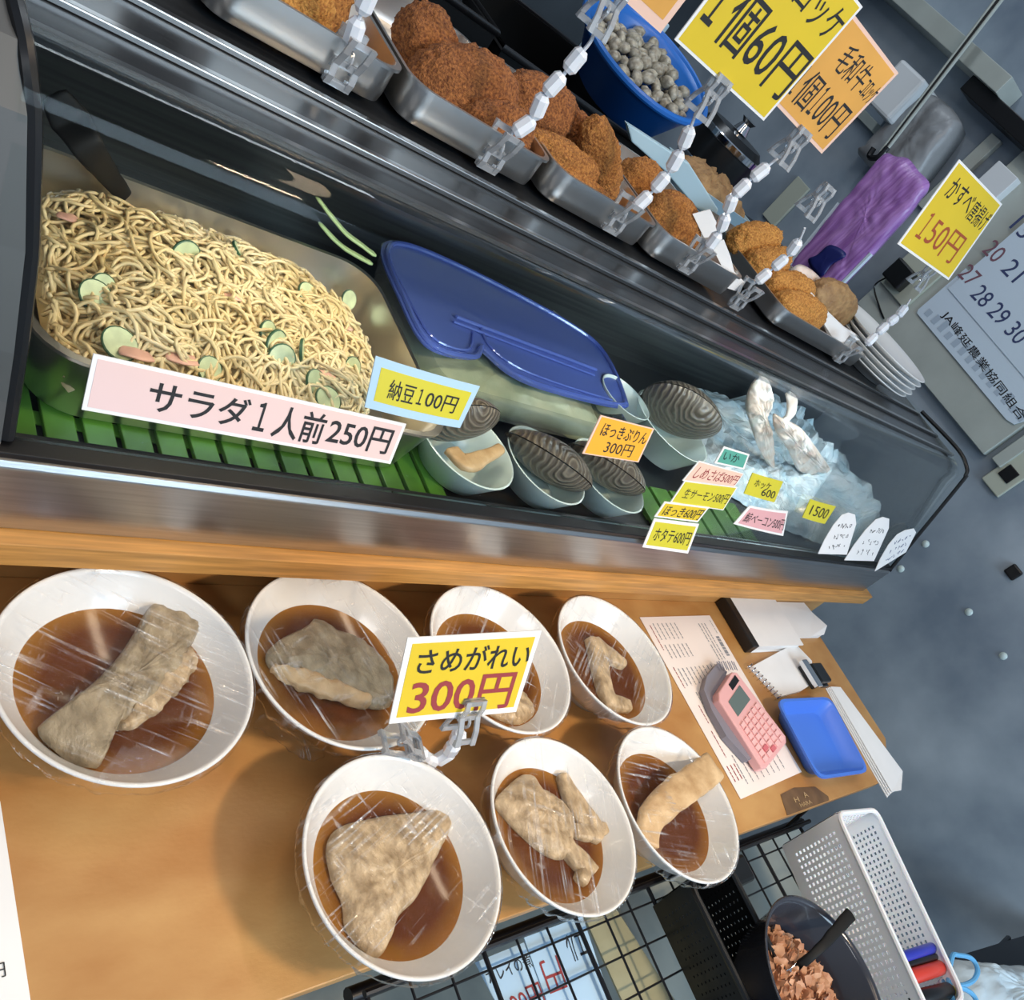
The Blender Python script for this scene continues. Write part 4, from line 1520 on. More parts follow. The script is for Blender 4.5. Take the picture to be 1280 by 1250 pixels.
cpts = [az(px, py, TB + .014) for px, py in ((898, 828), (909, 840), (902, 860), (897, 872), (905, 895), (925, 925), (942, 948), (935, 950), (908, 920), (890, 888), (880, 862), (884, 845))]
cv.prism(cpts, (0, 0, -.0115))
cv.build('folded_cover', M['cover_grey'], ca)
hp = MB()
for k in range(9):
    p = az(896 + k * 2.6, 827 - (k % 2), TB + .02)
    hp.tube([p, p + Vector((.004, -.016, -.004))], .0009, 5)
hp.build('hinge_ribs', M['cover_grey'], ca)

# blue cash tray
tr = [Vector((1.385, .268, 0)), Vector((1.595, .258, 0)), Vector((1.565, .104, 0)), Vector((1.372, .118, 0))]


def tray_ring(scale, z, r=0.14):
    c = sum(tr, Vector()) / 4
    P = []
    for i in range(4):
        p, nx, pv = tr[i], tr[(i + 1) % 4], tr[i - 1]
        for k in range(5):
            t = k / 4
            a = p + (pv - p) * r * (1 - t) * (1 - t) + (nx - p) * r * t * t
            P.append(a)
    return [Vector((c.x + (p.x - c.x) * scale, c.y + (p.y - c.y) * scale, z)) for p in P]


ct_ = MB()
loft(ct_, [tray_ring(.74, TB + .0005), tray_ring(.78, TB + .002), tray_ring(.94, TB + .026), tray_ring(1.02, TB + .026), tray_ring(1.02, TB + .030), tray_ring(.95, TB + .030), tray_ring(.76, TB + .005), tray_ring(.72, TB + .004)])
ct_.f.append(tuple(range(19, -1, -1)))
o = ct_.build('cash_tray', M['blue_tray'], None, smooth=True, base=(1.48, .187, TB))
tag(o, 'blue plastic cash tray at the right end of the wooden counter', 'cash tray')

# notebooks, pads and slips
bk = thing('ledger_book', 'white covered ledger with black cloth spine under the ledge', 'book', (1.53, .44, TB))
MB().box((1.4525, .386, TB + .002), (1.636, .497, TB + .020)).build('pages', M['paper'], bk)
MB().box((1.4525, .383, TB + .0205), (1.640, .498, TB + .023)).build('cover', M['paper'], bk)
MB().box((1.428, .383, TB + .0003), (1.452, .498, TB + .0240)).build('spine', M['vinyl_black'], bk, bevel=.002)
MB().box((1.4525, .383, TB + .0003), (1.640, .498, TB + .0018)).build('cover', M['paper'], bk)
pd = MB()
pd.box((1.645, .412, TB + .0003), (1.785, .497, TB + .010))
pd.prism([(1.645, .405, TB + .0105), (1.72, .408, TB + .0105), (1.79, .412, TB + .013), (1.822, .432, TB + .018), (1.80, .470, TB + .014), (1.795, .498, TB + .012), (1.645, .498, TB + .0105)], (0, 0, .002))
tag(pd.build('note_pad', M['paper'], None, base=(1.72, .455, TB)), 'loose pad of white slips curling over the counter edge beside the ledger', 'note pad')
sb = thing('spiral_notebook', 'white spiral bound notebook between the ledger and the blue tray', 'notebook', (1.54, .33, TB))
MB().prism([(1.412, .350, TB + .0003), (1.600, .388, TB + .0003), (1.640, .398, TB + .0003), (1.668, .352, TB + .0003), (1.60, .30, TB + .0003), (1.545, .289, TB + .0003), (1.448, .283, TB + .0003)], (0, 0, .008)).build('pages', M['paper'], sb)
for k in range(9):
    p = Vector((1.406 + k * .005, .352 - k * .0085, TB + .005))
    MB().tube([p + Vector((.008 * math.cos(a), .003 * math.cos(a), .0075 * math.sin(a))) for a in [i * math.pi / 6 for i in range(12)]], .0011, 5, closed=True).build('ring', M['chrome'], sb, smooth=True)
st = thing('stapler', 'small black and silver stapler on the spiral notebook', 'stapler', (1.615, .315, TB + .0085))
MB().box((1.585, .288, TB + .0087), (1.652, .340, TB + .018)).build('base', M['gasket'], st, bevel=.002)
MB().box((1.578, .284, TB + .0185), (1.598, .346, TB + .030)).build('magazine', M['chrome'], st, bevel=.002)
MB().box((1.600, .292, TB + .0185), (1.648, .336, TB + .032)).build('top_arm', M['black'], st, bevel=.004)
rc = MB()
for k in range(4):
    dx = k * .004
    z0 = TB + .0004 + k * .002
    rc.prism([(1.668 + dx, .290, z0), (1.712 + dx, .286, z0), (1.760 - dx, .086, z0 + .002 * k), (1.700 - dx, .066 - .004 * k, z0 + .002 * k), (1.640 + dx, .052 + .002 * k, z0 + .001 * k)], (0, 0, .0016))
tag(rc.build('receipt_slips', M['paper'], None, base=(1.69, .17, TB)), 'bundle of long white slips under the blue tray hanging past the counter corner', 'paper slips')
sk = MB()
sk.prism([(1.277, .117, TB + .0002), (1.33, .121, TB + .0002), (1.40, .112, TB + .0002), (1.425, .090, TB + .0002), (1.42, .083, TB + .0002), (1.262, .083, TB + .0002)], (0, 0, .0005))
so = tag(sk.build('worn_sticker', M['stain'], None, base=(1.34, .10, TB)), 'dark worn sticker with pale marks on the counter front edge', 'sticker')  # thin dark brown patch on the tabletop, paler glyphs laid over it
Qs = Quad(Vector((1.285, .114, TB + .0008)), Vector((1.40, .110, TB + .0008)), Vector((1.41, .085, TB + .0008)), Vector((1.275, .085, TB + .0008)))
text_on(Qs, [('H', .22, .25, .34, .55, 0), ('A', .52, .1, .64, .45, 0), ('HARA', .3, .65, .62, .9, 0)], 'lettering', M['stain_ink'], so)
# paper at the left edge
lp = MB().prism([(.02, .290, TB + .0003), (.1855, .286, TB + .0003), (.1885, .120, TB + .0003), (.02, .115, TB + .0003)], (0, 0, .0008))
lo = tag(lp.build('photo_menu', M['card_white'], None, base=(.11, .2, TB)), 'white menu card with a printed photo at the left edge of the counter', 'menu')
Ql = Quad(Vector((.05, .286, TB + .0012)), Vector((.1860, .286, TB + .0012)), Vector((.1885, .120, TB + .0012)), Vector((.05, .120, TB + .0012)))
ph = MB()
plate(ph, Ql, .2, .42, .885, .58, 0, .0002, 2)
ph.build('printed_photo', M['photo_olive'], lo)
text_on(Ql, [('300円', .69, .625, .885, .685, 0), ('300円', .715, .715, .91, .775, 0)], 'lettering', M['ink'], lo)

# ================================================================== WIRE SHELF AND WHAT STANDS ON IT
SZ = -0.2
ws = thing('wire_shelf', 'black wire grid shelf hooked below the front edge of the counter', 'shelf', (1.0, -.1, SZ))
MB().tube([(.50, .078, SZ), (1.525, .078, SZ)], .009, 10).build('rail', M['black_wire'], ws, smooth=True)
MB().tube([(.50, .072, SZ + .03), (1.50, .072, SZ + .03)], .004, 8).build('rail', M['black_wire'], ws, smooth=True)
MB().tube([(.50, -.30, SZ), (2.1, -.30, SZ)], .006, 8).build('rail', M['black_wire'], ws, smooth=True)
for i in range(19):
    x = .52 + i * .055
    r = .0032 if i % 3 == 0 else .0018
    MB().tube([(x, .075, SZ + .001), (x, -.30, SZ + .001)], r, 6).build('cross_wire', M['black_wire'], ws)
for i in range(8):
    y = .050 - i * .048
    MB().tube([(.50, y, SZ - .003), (1.62, y, SZ - .003)], .0015, 6).build('long_wire', M['black_wire'], ws)
for x in (.56, 1.46):
    MB().tube([(x, .078, SZ), (x, .095, -.12), (x, .11, TB - .021)], .004, 8).build('hook', M['black_wire'], ws, smooth=True)
    MB().tube([(x, -.30, SZ), (x, -.30, FZ)], .008, 8).build('post', M['black_wire'], ws, smooth=True)

# blue price cards under the wires
CZ = SZ - .012
qc = [az(px, py, CZ) for px, py in ((594, 1203), (655, 1178), (705, 1310), (660, 1330))]
sign('price_card', 'blue paper card with black and red writing under the shelf wires', qc, M['sky'], None, 0, [(K, [('カレイの煮', .06, .10, 1.0, .24, .0)]), (R_, [('100円', .12, .38, .98, .62, .0)])], cat='price card')
qc = [az(px, py, CZ + .002) for px, py in ((780, 1300), (712, 1330), (655, 1172), (728, 1145))]
sign('price_card', 'blue paper card lying upside down beside the other under the shelf wires', qc, M['sky'], None, 0, [(K, [('エル', .12, .68, .42, .90, .0)]), (R_, [('円', .62, .52, .92, .78, .0)])], cat='price card')
qb = [az(px, py, CZ - .02) for px, py in ((728, 1140), (765, 1128), (850, 1260), (800, 1300))]
tag(MB().prism([p for p in qb], (0, 0, -.003)).build('card_board', M['olive'], None, base=qb[3]), 'olive grey board strip lying under the shelf wires', 'board')
qb = [az(px, py, CZ - .14) for px, py in ((768, 1120), (1000, 1030), (1100, 1250), (860, 1330))]
tag(MB().prism([p for p in qb], (0, 0, -.01)).build('lower_board', M['panel_grey'], None, base=qb[3]), 'grey panel visible below the wire shelf behind the black basket', 'board')


# black basket
def grid_wall(mb, A, B, C, D, nu, nv, bar, th):
    """pierced plate between A (bottom left) B (bottom right) C (top right) D (top left)"""
    A, B, C, D = (Vector(p) for p in (A, B, C, D))

    def P(u, v):
        return (A * (1 - u) + B * u) * (1 - v) + (D * (1 - u) + C * u) * v
    n = (B - A).cross(D - A).normalized() * th
    us = [0.0]
    m = bar
    nuu = []
    for i in range(nu):
        c0 = .06 + .88 * (i + .5 - m) / nu
        c1 = .06 + .88 * (i + .5 + m) / nu
        nuu += [c0, c1]
    U = [0] + nuu + [1]
    nvv = []
    for j in range(nv):
        nvv += [.14 + .74 * (j + .5 - m) / nv, .14 + .74 * (j + .5 + m) / nv]
    V = [0] + nvv + [1]
    idx = {}
    vs = []
    for s_ in (0, 1):
        for i, u in enumerate(U):
            for j, v in enumerate(V):
                idx[(i, j, s_)] = len(vs)
                vs.append(P(u, v) + n * s_)
    fs = []
    for i in range(len(U) - 1):
        for j in range(len(V) - 1):
            if i % 2 == 1 and j % 2 == 1:
                a, b, c, d = [(i, j), (i + 1, j), (i + 1, j + 1), (i, j + 1)]
                for (p, q) in ((a, b), (b, c), (c, d), (d, a)):
                    fs.append((idx[p + (0,)], idx[q + (0,)], idx[q + (1,)], idx[p + (1,)]))
                continue
            fs.append((idx[(i, j, 0)], idx[(i + 1, j, 0)], idx[(i + 1, j + 1, 0)], idx[(i, j + 1, 0)]))
            fs.append((idx[(i, j, 1)], idx[(i, j + 1, 1)], idx[(i + 1, j + 1, 1)], idx[(i + 1, j, 1)]))
    mb.add(vs, fs)
    return mb


def basket(name, label, cat, rim, zr, zb, inset, m, nx, ny, nv, lip, hole=.25):
    R4 = [Vector((x, y, zr)) for x, y in rim]
    c = sum(R4, Vector()) / 4
    B4 = [Vector((c.x + (p.x - c.x) * inset, c.y + (p.y - c.y) * inset, zb)) for p in R4]
    t = thing(name, label, cat, (c.x, c.y, zb))
    for i in range(4):
        j = (i + 1) % 4
        L = (R4[j] - R4[i]).length
        grid_wall(MB(), B4[i], B4[j], R4[j], R4[i], nx if i % 2 == 0 else ny, nv, hole, .0022).build('wall_panel', m, t, fix=False)
    MB().prism(B4, (0, 0, .003)).build('base_panel', m, t)
    rr = []
    for i in range(4):
        p, nx_, pv = R4[i], R4[(i + 1) % 4], R4[i - 1]
        e1, e2 = (pv - p).normalized() * .02, (nx_ - p).normalized() * .02
        for k in range(5):
            q = k / 4
            rr.append(p + e1 * (1 - q) ** 2 + e2 * q * q)
    MB().tube(rr, lip, 8, closed=True).build('rim', m, t, smooth=True)
    return t


basket('white_basket', 'white translucent perforated plastic basket at the right of the wire shelf', 'basket', ((1.408, .058), (1.326, -.272), (1.466, -.262), (1.552, .040)), -.068, SZ + .006, .96, M['basket_white'], 26, 11, 11, .0045)
basket('black_basket', 'black perforated plastic basket left of the dark bowl', 'basket', ((1.00, .052), (1.00, -.23), (1.105, -.23), (1.105, .052)), -.115, SZ + .006, .94, M['black'], 20, 9, 8, .005, .13)
# glossy handle part of the black basket area
bh = MB().box((1.108, .018, SZ + .006), (1.165, .060, -.118))
tag(bh.build('black_box', M['black'], None, bevel=.006, base=(1.135, .04, SZ)), 'small glossy black box beside the black basket', 'box')

# dark pot with bonito flakes
pc = Vector((1.120, -.140, 0))
pt = thing('dark_bowl', 'deep dark grey plastic bowl holding bonito flakes on the wire shelf', 'bowl', (pc.x, pc.y, SZ + .005))
hh = .125
prof = [(0, 0), (.062, 0), (.068, .004), (.104, .060), (.117, hh - .004), (.122, hh), (.118, hh + .001), (.112, hh - .006), (.099, .060), (.062, .008), (0, .006)]
MB().lathe(prof, 72).build('bowl_body', M['dark_grey'], pt, smooth='all', local=True)
rnd = random.Random(12)
fl = MB()
for k in range(420):
    a, r = rnd.uniform(0, 6.283), .095 * math.sqrt(rnd.random())
    x, y = pc.x + r * math.cos(a), pc.y + r * math.sin(a)
    if (x - pc.x) * .5 - (y - pc.y) * .2 > .045:
        continue
    z = SZ + .070 + .034 * (1 - (r / .09) ** 2) + rnd.uniform(-.004, .006)
    p = Vector((x, y, z))
    u = Vector((rnd.uniform(-1, 1), rnd.uniform(-1, 1), rnd.uniform(-.6, .6))).normalized() * rnd.uniform(.005, .011)
    v = u.orthogonal().normalized() * rnd.uniform(.003, .006)
    w_ = Vector((0, 0, .002))
    fl.add([p - u - v, p - v * 1.3 + w_, p + u - v * .6, p + u * .8 + v, p + v * 1.2 + w_, p - u + v * .5], [(0, 1, 4, 5), (1, 2, 3, 4)])
puff(fl, [(pc.x + .088 * math.cos(a), pc.y + .088 * math.sin(a), SZ + .060) for a in [i * .7854 for i in range(8)]], (0, 0, 1), .03, .01, amp=.006, fr=70)
tag(fl.build('bonito_flakes', M['flake'], None, base=(pc.x, pc.y, SZ + .05), fix=False), 'heap of pinkish brown bonito flakes in the dark grey bowl', 'bonito flakes', kind='stuff')
tn = thing('tongs', 'black handled tongs resting in the bonito flakes', 'tongs', az(985, 1222, -.12))
P_ = [az(1064, 1142, -.045), az(1048, 1160, -.055), az(1020, 1190, -.075), az(998, 1208, -.10)]
ribbon(MB(), P_, [.010, .009, .007, .006], .004, n=24).build('handle', M['spoon'], tn, smooth='all')
ribbon(MB(), [az(1000, 1206, -.10), az(985, 1218, -.112), az(968, 1232, -.118)], [.005, .006, .005], .002, n=14).build('jaw', M['chrome'], tn, smooth='all')

# pens, scissors, bag at the lower right
def pen(name, label, m, p0, p1, z0, z1, r, capm=None):
    a, b = az(*p0, z0), az(*p1, z1)
    t = thing(name, label, name.replace('_', ' '), (a + b) / 2)
    MB().tube([a, a + (b - a) * .04, a + (b - a) * .96, b], [r * .8, r, r, r * .8], 14).build('barrel', m, t, smooth=True)
    if capm:
        c = b + (b - a) * .12
        MB().tube([b, b + (b - a) * .02, c], [r * .75, r * .8, r * .7], 14).build('end_cap', capm, t, smooth=True)
    return t


pen('marker_pen', 'thick red marker pen at the end of the white basket', M['red'], (1136, 1222), (1180, 1208), -.085, -.085, .012, M['gasket'])
pen('marker_pen', 'dark blue marker pen above the red one at the basket end', M['blue_pen'], (1124, 1198), (1168, 1184), -.083, -.083, .009, M['blue_pen'])
pen('marker_pen', 'black marker pen squeezed between the blue and red ones', M['gasket'], (1128, 1207), (1172, 1195), -.084, -.084, .006, M['purple_pen'])
pen('marker_pen', 'black marker pen below the red one with yellow mark', M['gasket'], (1140, 1250), (1186, 1238), -.085, -.085, .013, M['lemon'])
sc = thing('scissors', 'scissors with light blue plastic loop handles beside the marker pens', 'scissors', az(1200, 1225, -.085))
for lp_ in (((1186, 1228), (1200, 1232), (1216, 1226), (1222, 1212), (1214, 1198), (1198, 1194), (1190, 1196)), ((1188, 1234), (1205, 1236), (1218, 1246), (1222, 1262), (1208, 1270), (1195, 1258))):
    MB().tube(smooth_closed([az(px, py, -.08) for px, py in lp_], 40), .0042, 8, closed=True).build('finger_loop', M['sky_plastic'], sc, smooth=True)
MB().box((-.03, -.004, -.001), (.03, .004, .001), Matrix.Translation(az(1172, 1232, -.085))).build('blade', M['chrome'], sc)
bg_ = MB()
bpts = [az(px, py, -.16) for px, py in ((1180, 1204), (1215, 1206), (1262, 1210), (1320, 1222), (1340, 1300), (1250, 1310), (1180, 1290))]
puff(bg_, bpts, (0, 0, 1), .05, .03, amp=.016, fr=26)
tag(bg_.build('plastic_bag', M['bag'], None, smooth='all', base=az(1250, 1260, -.19)), 'crumpled white plastic bag at the bottom right corner', 'bag')
sb_ = [az(px, py, -.19) for px, py in ((1168, 1206), (1200, 1194), (1285, 1168), (1400, 1140), (1420, 1260), (1285, 1220), (1210, 1206))]
tag(MB().prism(sb_, (0, 0, -.012)).build('black_board', M['gasket'], None, base=sb_[0]), 'black board edge behind the plastic bag at bottom right', 'board')

# ================================================================== BEHIND: THE KITCHEN
KZ = 0.30
kc = thing('kitchen_counter', 'dark steel kitchen worktop behind the row of trays', 'counter', (.8, 1.35, FZ))
MB().box((-1.0, 1.03, KZ - .04), (2.3, 1.62, KZ)).build('worktop', M['steel_dark'], kc)
MB().box((-1.0, 1.06, FZ), (2.3, 1.60, KZ - .041)).build('cabinet', M['wall_dark'], kc)


def crate(x0, x1, y0, y1, z0, z1, label):
    t = thing('black_crate', label, 'crate', ((x0 + x1) / 2, (y0 + y1) / 2, z0))
    for lo, hi in (((x0, y0, z0), (x1, y0 + .008, z1)), ((x0, y1 - .008, z0), (x1, y1, z1)), ((x0, y0 + .008, z0), (x0 + .008, y1 - .008, z1)), ((x1 - .008, y0 + .008, z0), (x1, y1 - .008, z1))):
        MB().box(lo, hi).build('side_panel', M['black'], t)
    MB().box((x0 + .008, y0 + .008, z0), (x1 - .008, y1 - .008, z0 + .006)).build('base_panel', M['black'], t)
    MB().tube([(x0, y0, z1), (x1, y0, z1), (x1, y1, z1), (x0, y1, z1)], .005, 8, closed=True).build('rim', M['gasket'], t, smooth=True)
    return t


crate(.42, .72, 1.05, 1.35, KZ, .415, 'black plastic crate behind the dark croquettes')
crate(.74, 1.14, 1.05, 1.40, KZ, .405, 'black plastic crate under the blue basket of clams')

# crumpled black bag in the first crate
mb = MB()
puff(mb, [(.45, 1.08, .36), (.58, 1.07, .36), (.70, 1.09, .36), (.70, 1.32, .36), (.58, 1.33, .36), (.45, 1.32, .36)], (0, 0, 1), .10, .03, amp=.03, fr=18, seed=5)
tag(mb.build('black_bag', M['black'], None, smooth='all', base=(.58, 1.2, .33)), 'crumpled shiny black plastic bag inside the left black crate', 'bag')

# tilted blue basket with clams
bc = ay(808, 76, 1.20)
tiltm = Matrix.Translation(bc) @ Matrix.Rotation(math.radians(14), 4, Vector((.80, -.60, 0)).normalized()) 
bb = thing('blue_basket', 'round blue plastic basket full of small clams behind the trays', 'basket', bc)
RB = .126
MB().lathe([(0, -.075), (RB * .66, -.075), (RB * .70, -.072), (RB * .97, -.004), (RB * 1.04, 0), (RB * 1.04, .004), (RB * .97, .004), (RB * .93, -.004), (RB * .66, -.068), (0, -.070)], 64, mtx=tiltm).build('basket_body', M['blue_basket'], bb, smooth='all')
MB().tube([tiltm @ Vector((RB * 1.03 * math.cos(a), RB * 1.03 * math.sin(a), .003)) for a in [i * math.pi / 32 for i in range(64)]], .006, 8, closed=True).build('rim', M['blue_basket'], bb, smooth=True)
rnd = random.Random(3)
cm = None
tries = []
for k in range(90):
    for _ in range(40):
        r, a = RB * .80 * math.sqrt(rnd.random()), rnd.uniform(0, 6.283)
        q = Vector((r * math.cos(a), r * math.sin(a), -.020 + .014 * (1 - (r / RB) ** 2) + rnd.uniform(-.010, .008)))
        if all((q - t).length > .017 for t in tries):
            break
    tries.append(q)
    if cm is None:
        cm = MB().lathe([(0, -.008), (.009, -.0065), (.0140, 0), (.009, .0065), (0, .008)], 16).build('clam', M['clam'], None, smooth='all', local=True)
        o = cm
    else:
        o = bpy.data.objects.new('clam', cm.data)
        col.objects.link(o)
    o.location = tiltm @ q
    o.rotation_euler = (rnd.uniform(-.9, .9), rnd.uniform(-.9, .9), rnd.uniform(0, 6))
    o.scale = (1, .8 + .2 * rnd.random(), 1)
    tag(o, 'small grey clam among many in the blue basket', 'clam', 'small clams in the blue basket')

# pale blue tubs of brown shreds
t1 = ay(795, 165, 1.03)
tl = MB()
tl.prism([ay(px, py, 1.015) for px, py in ((784, 155), (800, 165), (846, 195), (862, 205), (898, 262), (892, 280), (872, 262), (832, 215), (790, 178))], (0, .012, 0))
tag(tl.build('tub_lid', M['tub_blue'], None, bevel=.002, base=ay(890, 270, 1.02)), 'pale blue plastic lid leaning behind the trays before the tub', 'lid')
tc_ = ay(886, 236, 1.18)
tb = MB()
loft(tb, [[Vector((tc_.x + x, tc_.y + y, z)) for x, y in rrect(-.10 + d, -.07 + d, .10 - d, .07 - d, .02)] for d, z in ((.015, KZ + .001), (.004, .375), (0, .392), (.004, .392), (.018, KZ + .006))])
tag(tb.build('food_tub', M['tub_blue'], None, smooth=True, base=(tc_.x, tc_.y, KZ)), 'pale blue plastic tub filled with brown shreds on the kitchen worktop', 'tub')
mb = MB()
puff(mb, [(tc_.x + x, tc_.y + y, .378) for x, y in ((-.085, -.055), (0, -.06), (.085, -.055), (.085, .055), (0, .06), (-.085, .055))], (0, 0, 1), .035, .01, amp=.012, fr=60)
tag(mb.build('brown_shreds', M['brown_hair_food'], None, smooth='all', base=(tc_.x, tc_.y, .37)), 'brown shredded food heaped in the pale blue tub', 'food', kind='stuff')

# black kettle-like pot with chrome bands
kp = ay(925, 165, 1.42)
pot = thing('black_pot', 'black cooking pot with chrome bands behind the 60 yen sign', 'pot', (kp.x, kp.y, KZ))
MB().lathe([(0, KZ), (.075, KZ), (.085, KZ + .01), (.085, KZ + .15), (.07, KZ + .165), (0, KZ + .17)], 48, c=(kp.x, kp.y, 0)).build('pot_body', M['black'], pot, smooth=True)
for z in (KZ + .06, KZ + .135):
    MB().lathe([(.0856, z), (.088, z + .002), (.088, z + .014), (.0856, z + .016)], 48, c=(kp.x, kp.y, 0)).build('chrome_band', M['chrome'], pot, smooth=True)
MB().lathe([(.02, KZ + .171), (.012, KZ + .19), (.02, KZ + .20), (0, KZ + .203)], 24, c=(kp.x, kp.y, 0)).build('lid_knob', M['chrome'], pot, smooth=True)
wl = ay(850, 75, 1.30)
tag(MB().box((wl.x - .03, 1.44, KZ + .001), (wl.x + .06, 1.52, wl.z + .02)).build('white_carton', M['tub_blue'], None, bevel=.003, base=(wl.x, 1.48, KZ)), 'pale blue carton beside the clam basket behind the 60 yen sign', 'carton')

# purple packet
XP = 1.93
pq = [ax(px, py, XP) for px, py in ((1000, 322), (1050, 255), (1104, 193), (1135, 198), (1162, 230), (1140, 262), (1090, 318), (1045, 366))]
pq[0].z = pq[-1].z = KZ + .03
pkq = thing('purple_packet', 'purple clear film packet standing upright behind the golden cutlets', 'packet', (XP, (pq[0].y + pq[-1].y) / 2, KZ))
puff(MB(), [p for i in range(8) for p in (pq[i], pq[i] * .5 + pq[(i + 1) % 8] * .5)], (-1, 0, 0), .016, .018, amp=.005, fr=40, power=7).build('film_sleeve', M['purple'], pkq, smooth='all')
yA, yB = pq[0].y, pq[-1].y
MB().box((XP - .012, yB - .012, KZ + .001), (XP + .02, yA + .012, KZ + .032)).build('base_fold', M['purple'], pkq, bevel=.004)
for e0, e1 in ((pq[0], pq[1]), (pq[-1], pq[-2])):
    MB().tube([e0 + Vector((-.004, 0, -.02)), e1 + Vector((-.004, 0, 0))], .006, 6).build('white_edge', M['calendar'], pkq, smooth=True)
nb = [ax(px, py, XP - .024) for px, py in ((1010, 325), (1022, 318), (1038, 306), (1058, 318), (1040, 330), (1028, 345), (1018, 340))]
puff(MB(), nb, (-1, 0, 0), .002, .004, amp=.001, n=40, rings=4).build('navy_print', M['navy'], pkq, smooth='all')

# ================================================================== ON THE RIGHT WALL
def wbox(name, label, cat, y0, y1, z0, z1, th, m, bev=.002, x1=XR):
    return tag(MB().box((x1 - th, min(y0, y1), z0), (x1 - .0005, max(y0, y1), z1)).build(name, m, None, bevel=bev, base=(x1 - th / 2, (y0 + y1) / 2, z0)), label, cat)


wp = wbox('wall_panel', 'pale grey green panel fixed to the wall behind the calendar', 'panel', .69, 1.265, .352, .95, .03, M['panel_grey'])
XC = XR - .032
cb = thing('wall_calendar', 'pale blue wall calendar with large dates hanging on the grey green panel', 'calendar', (XC - .004, .8, .44))
cl = [ax(px, py, XC) for px, py in ((1150, 372), (1145, 392), (1180, 440), (1252, 530), (1266, 537), (1280, 528))]
zt = .99
main = [Vector((XC, 1.075, .545)), Vector((XC, .30, .535)), Vector((XC, .30, zt)), Vector((XC, 1.075, zt))]
yl0 = ax(1145, 390, XC).y
yr0 = ax(1266, 537, XC).y
zl = ax(1145, 390, XC).z
low = [Vector((XC, yl0, zl + .008)), Vector((XC, yl0 - .006, zl)), Vector((XC, yr0 + .03, zl - .006)), Vector((XC, yr0 + .008, zl)), Vector((XC, yr0, zl + .02)), Vector((XC, yr0, .60)), Vector((XC, yl0, .60))]
MB().prism(low, (-.003, 0, 0)).build('backing_card', M['calendar'], cb)
m1 = [Vector((XC - .0035, yl0 - .012, .540)), Vector((XC - .0035, yr0 - .0, .530)), Vector((XC - .0035, yr0, zt)), Vector((XC - .0035, yl0 - .012, zt))]
MB().prism(m1, (-.002, 0, 0)).build('date_sheet', M['calendar'], cb)
XQ = XC - .006


def wq(p):
    return ax(p[0], p[1], XQ)


def wtext(parent, m, items, name='lettering'):
    mb = MB()
    for s, c, hgt, wid in items:
        p = wq(c)
        vs, fs = text_geo(s, .0)
        mb.add([Vector((XQ, p.y - (x - .5) * wid, p.z + (y - .5) * hgt)) for x, y in vs], fs)
    return mb.build(name, m, parent, fix=False)


M['date_red'] = mat('date_red', (.22, .10, .13), rough=.5)
for ch_, cc, mm in (('27', (1212, 344), 'date_red'), ('20', (1243, 314), 'date_red'), ('28', (1228, 370), 'ink_blue'), ('29', (1249, 392), 'ink_blue'), ('30', (1271, 416), 'ink_blue'), ('21', (1267, 338), 'ink_blue'), ('13', (1278, 284), 'ink_blue')):
    wtext(cb, M[mm], [(ch_, cc, .040, .05)], 'date_number')
nm = 'JA峰延農業協同組合'
pa, pb = wq((1182, 392)), wq((1277, 520))
vs, fs = text_geo(nm, .006)
XT = XC - .0036
qa, qb = ax(1180, 391, XT), ax(1279, 524, XT)
MB().add([Vector((XT, qa.y + (qb.y - qa.y) * x, qa.z + (qb.z - qa.z) * x + (y - .5) * .026)) for x, y in vs], fs).build('organisation_name', M['ink'], cb, fix=False)
sm = MB()
for k in range(14):
    f = k / 13
    y = yl0 - .02 + (yr0 - yl0 + .04) * f
    sm.add([(XT, y, zl + .012), (XT, y - .016, zl + .012), (XT, y - .016, zl + .030 + .006 * (k % 3)), (XT, y, zl + .030 + .006 * (k % 3))], [(0, 1, 2, 3)])
sm.build('small_print', mat('calendar_grey', (.45, .55, .65), rough=.5), cb, fix=False)

XW = XR - .03
ap = [ax(px, py, XW - .012) for px, py in ((1104, 345), (1133, 330), (1152, 345), (1126, 372))]
ad = thing('power_adapter', 'black power adapter plugged into the beige box on the wall panel', 'power adapter', (XW - .02, ap[3].y, ap[3].z))
ys = [p.y for p in ap]
zs = [p.z for p in ap]
MB().box((XW - .05, min(ys) + .01, min(zs) + .005), (XW - .014, max(ys) - .01, max(zs) - .005)).build('adapter_body', M['black'], ad, bevel=.005)
MB().tube(smooth_open([(XW - .03, max(ys) - .02, min(zs) + .006), (XW - .02, max(ys) - .01, min(zs) - .03), (XW - .004, max(ys) - .06, min(zs) - .055), (XW - .004, min(ys) - .01, min(zs) - .065)], 20), .0025, 6).build('cord', M['gasket'], ad, smooth=True)
ob = ax(1135, 358, XW)
tag(MB().box((XW - .012, min(ys) - .03, min(zs) - .012), (XW - .0005, max(ys) + .0, max(zs) + .05)).build('socket_box', M['plate_beige'], None, bevel=.002, base=(XW - .006, ob.y, min(zs))), 'beige socket box holding the black adapter on the wall panel', 'socket')

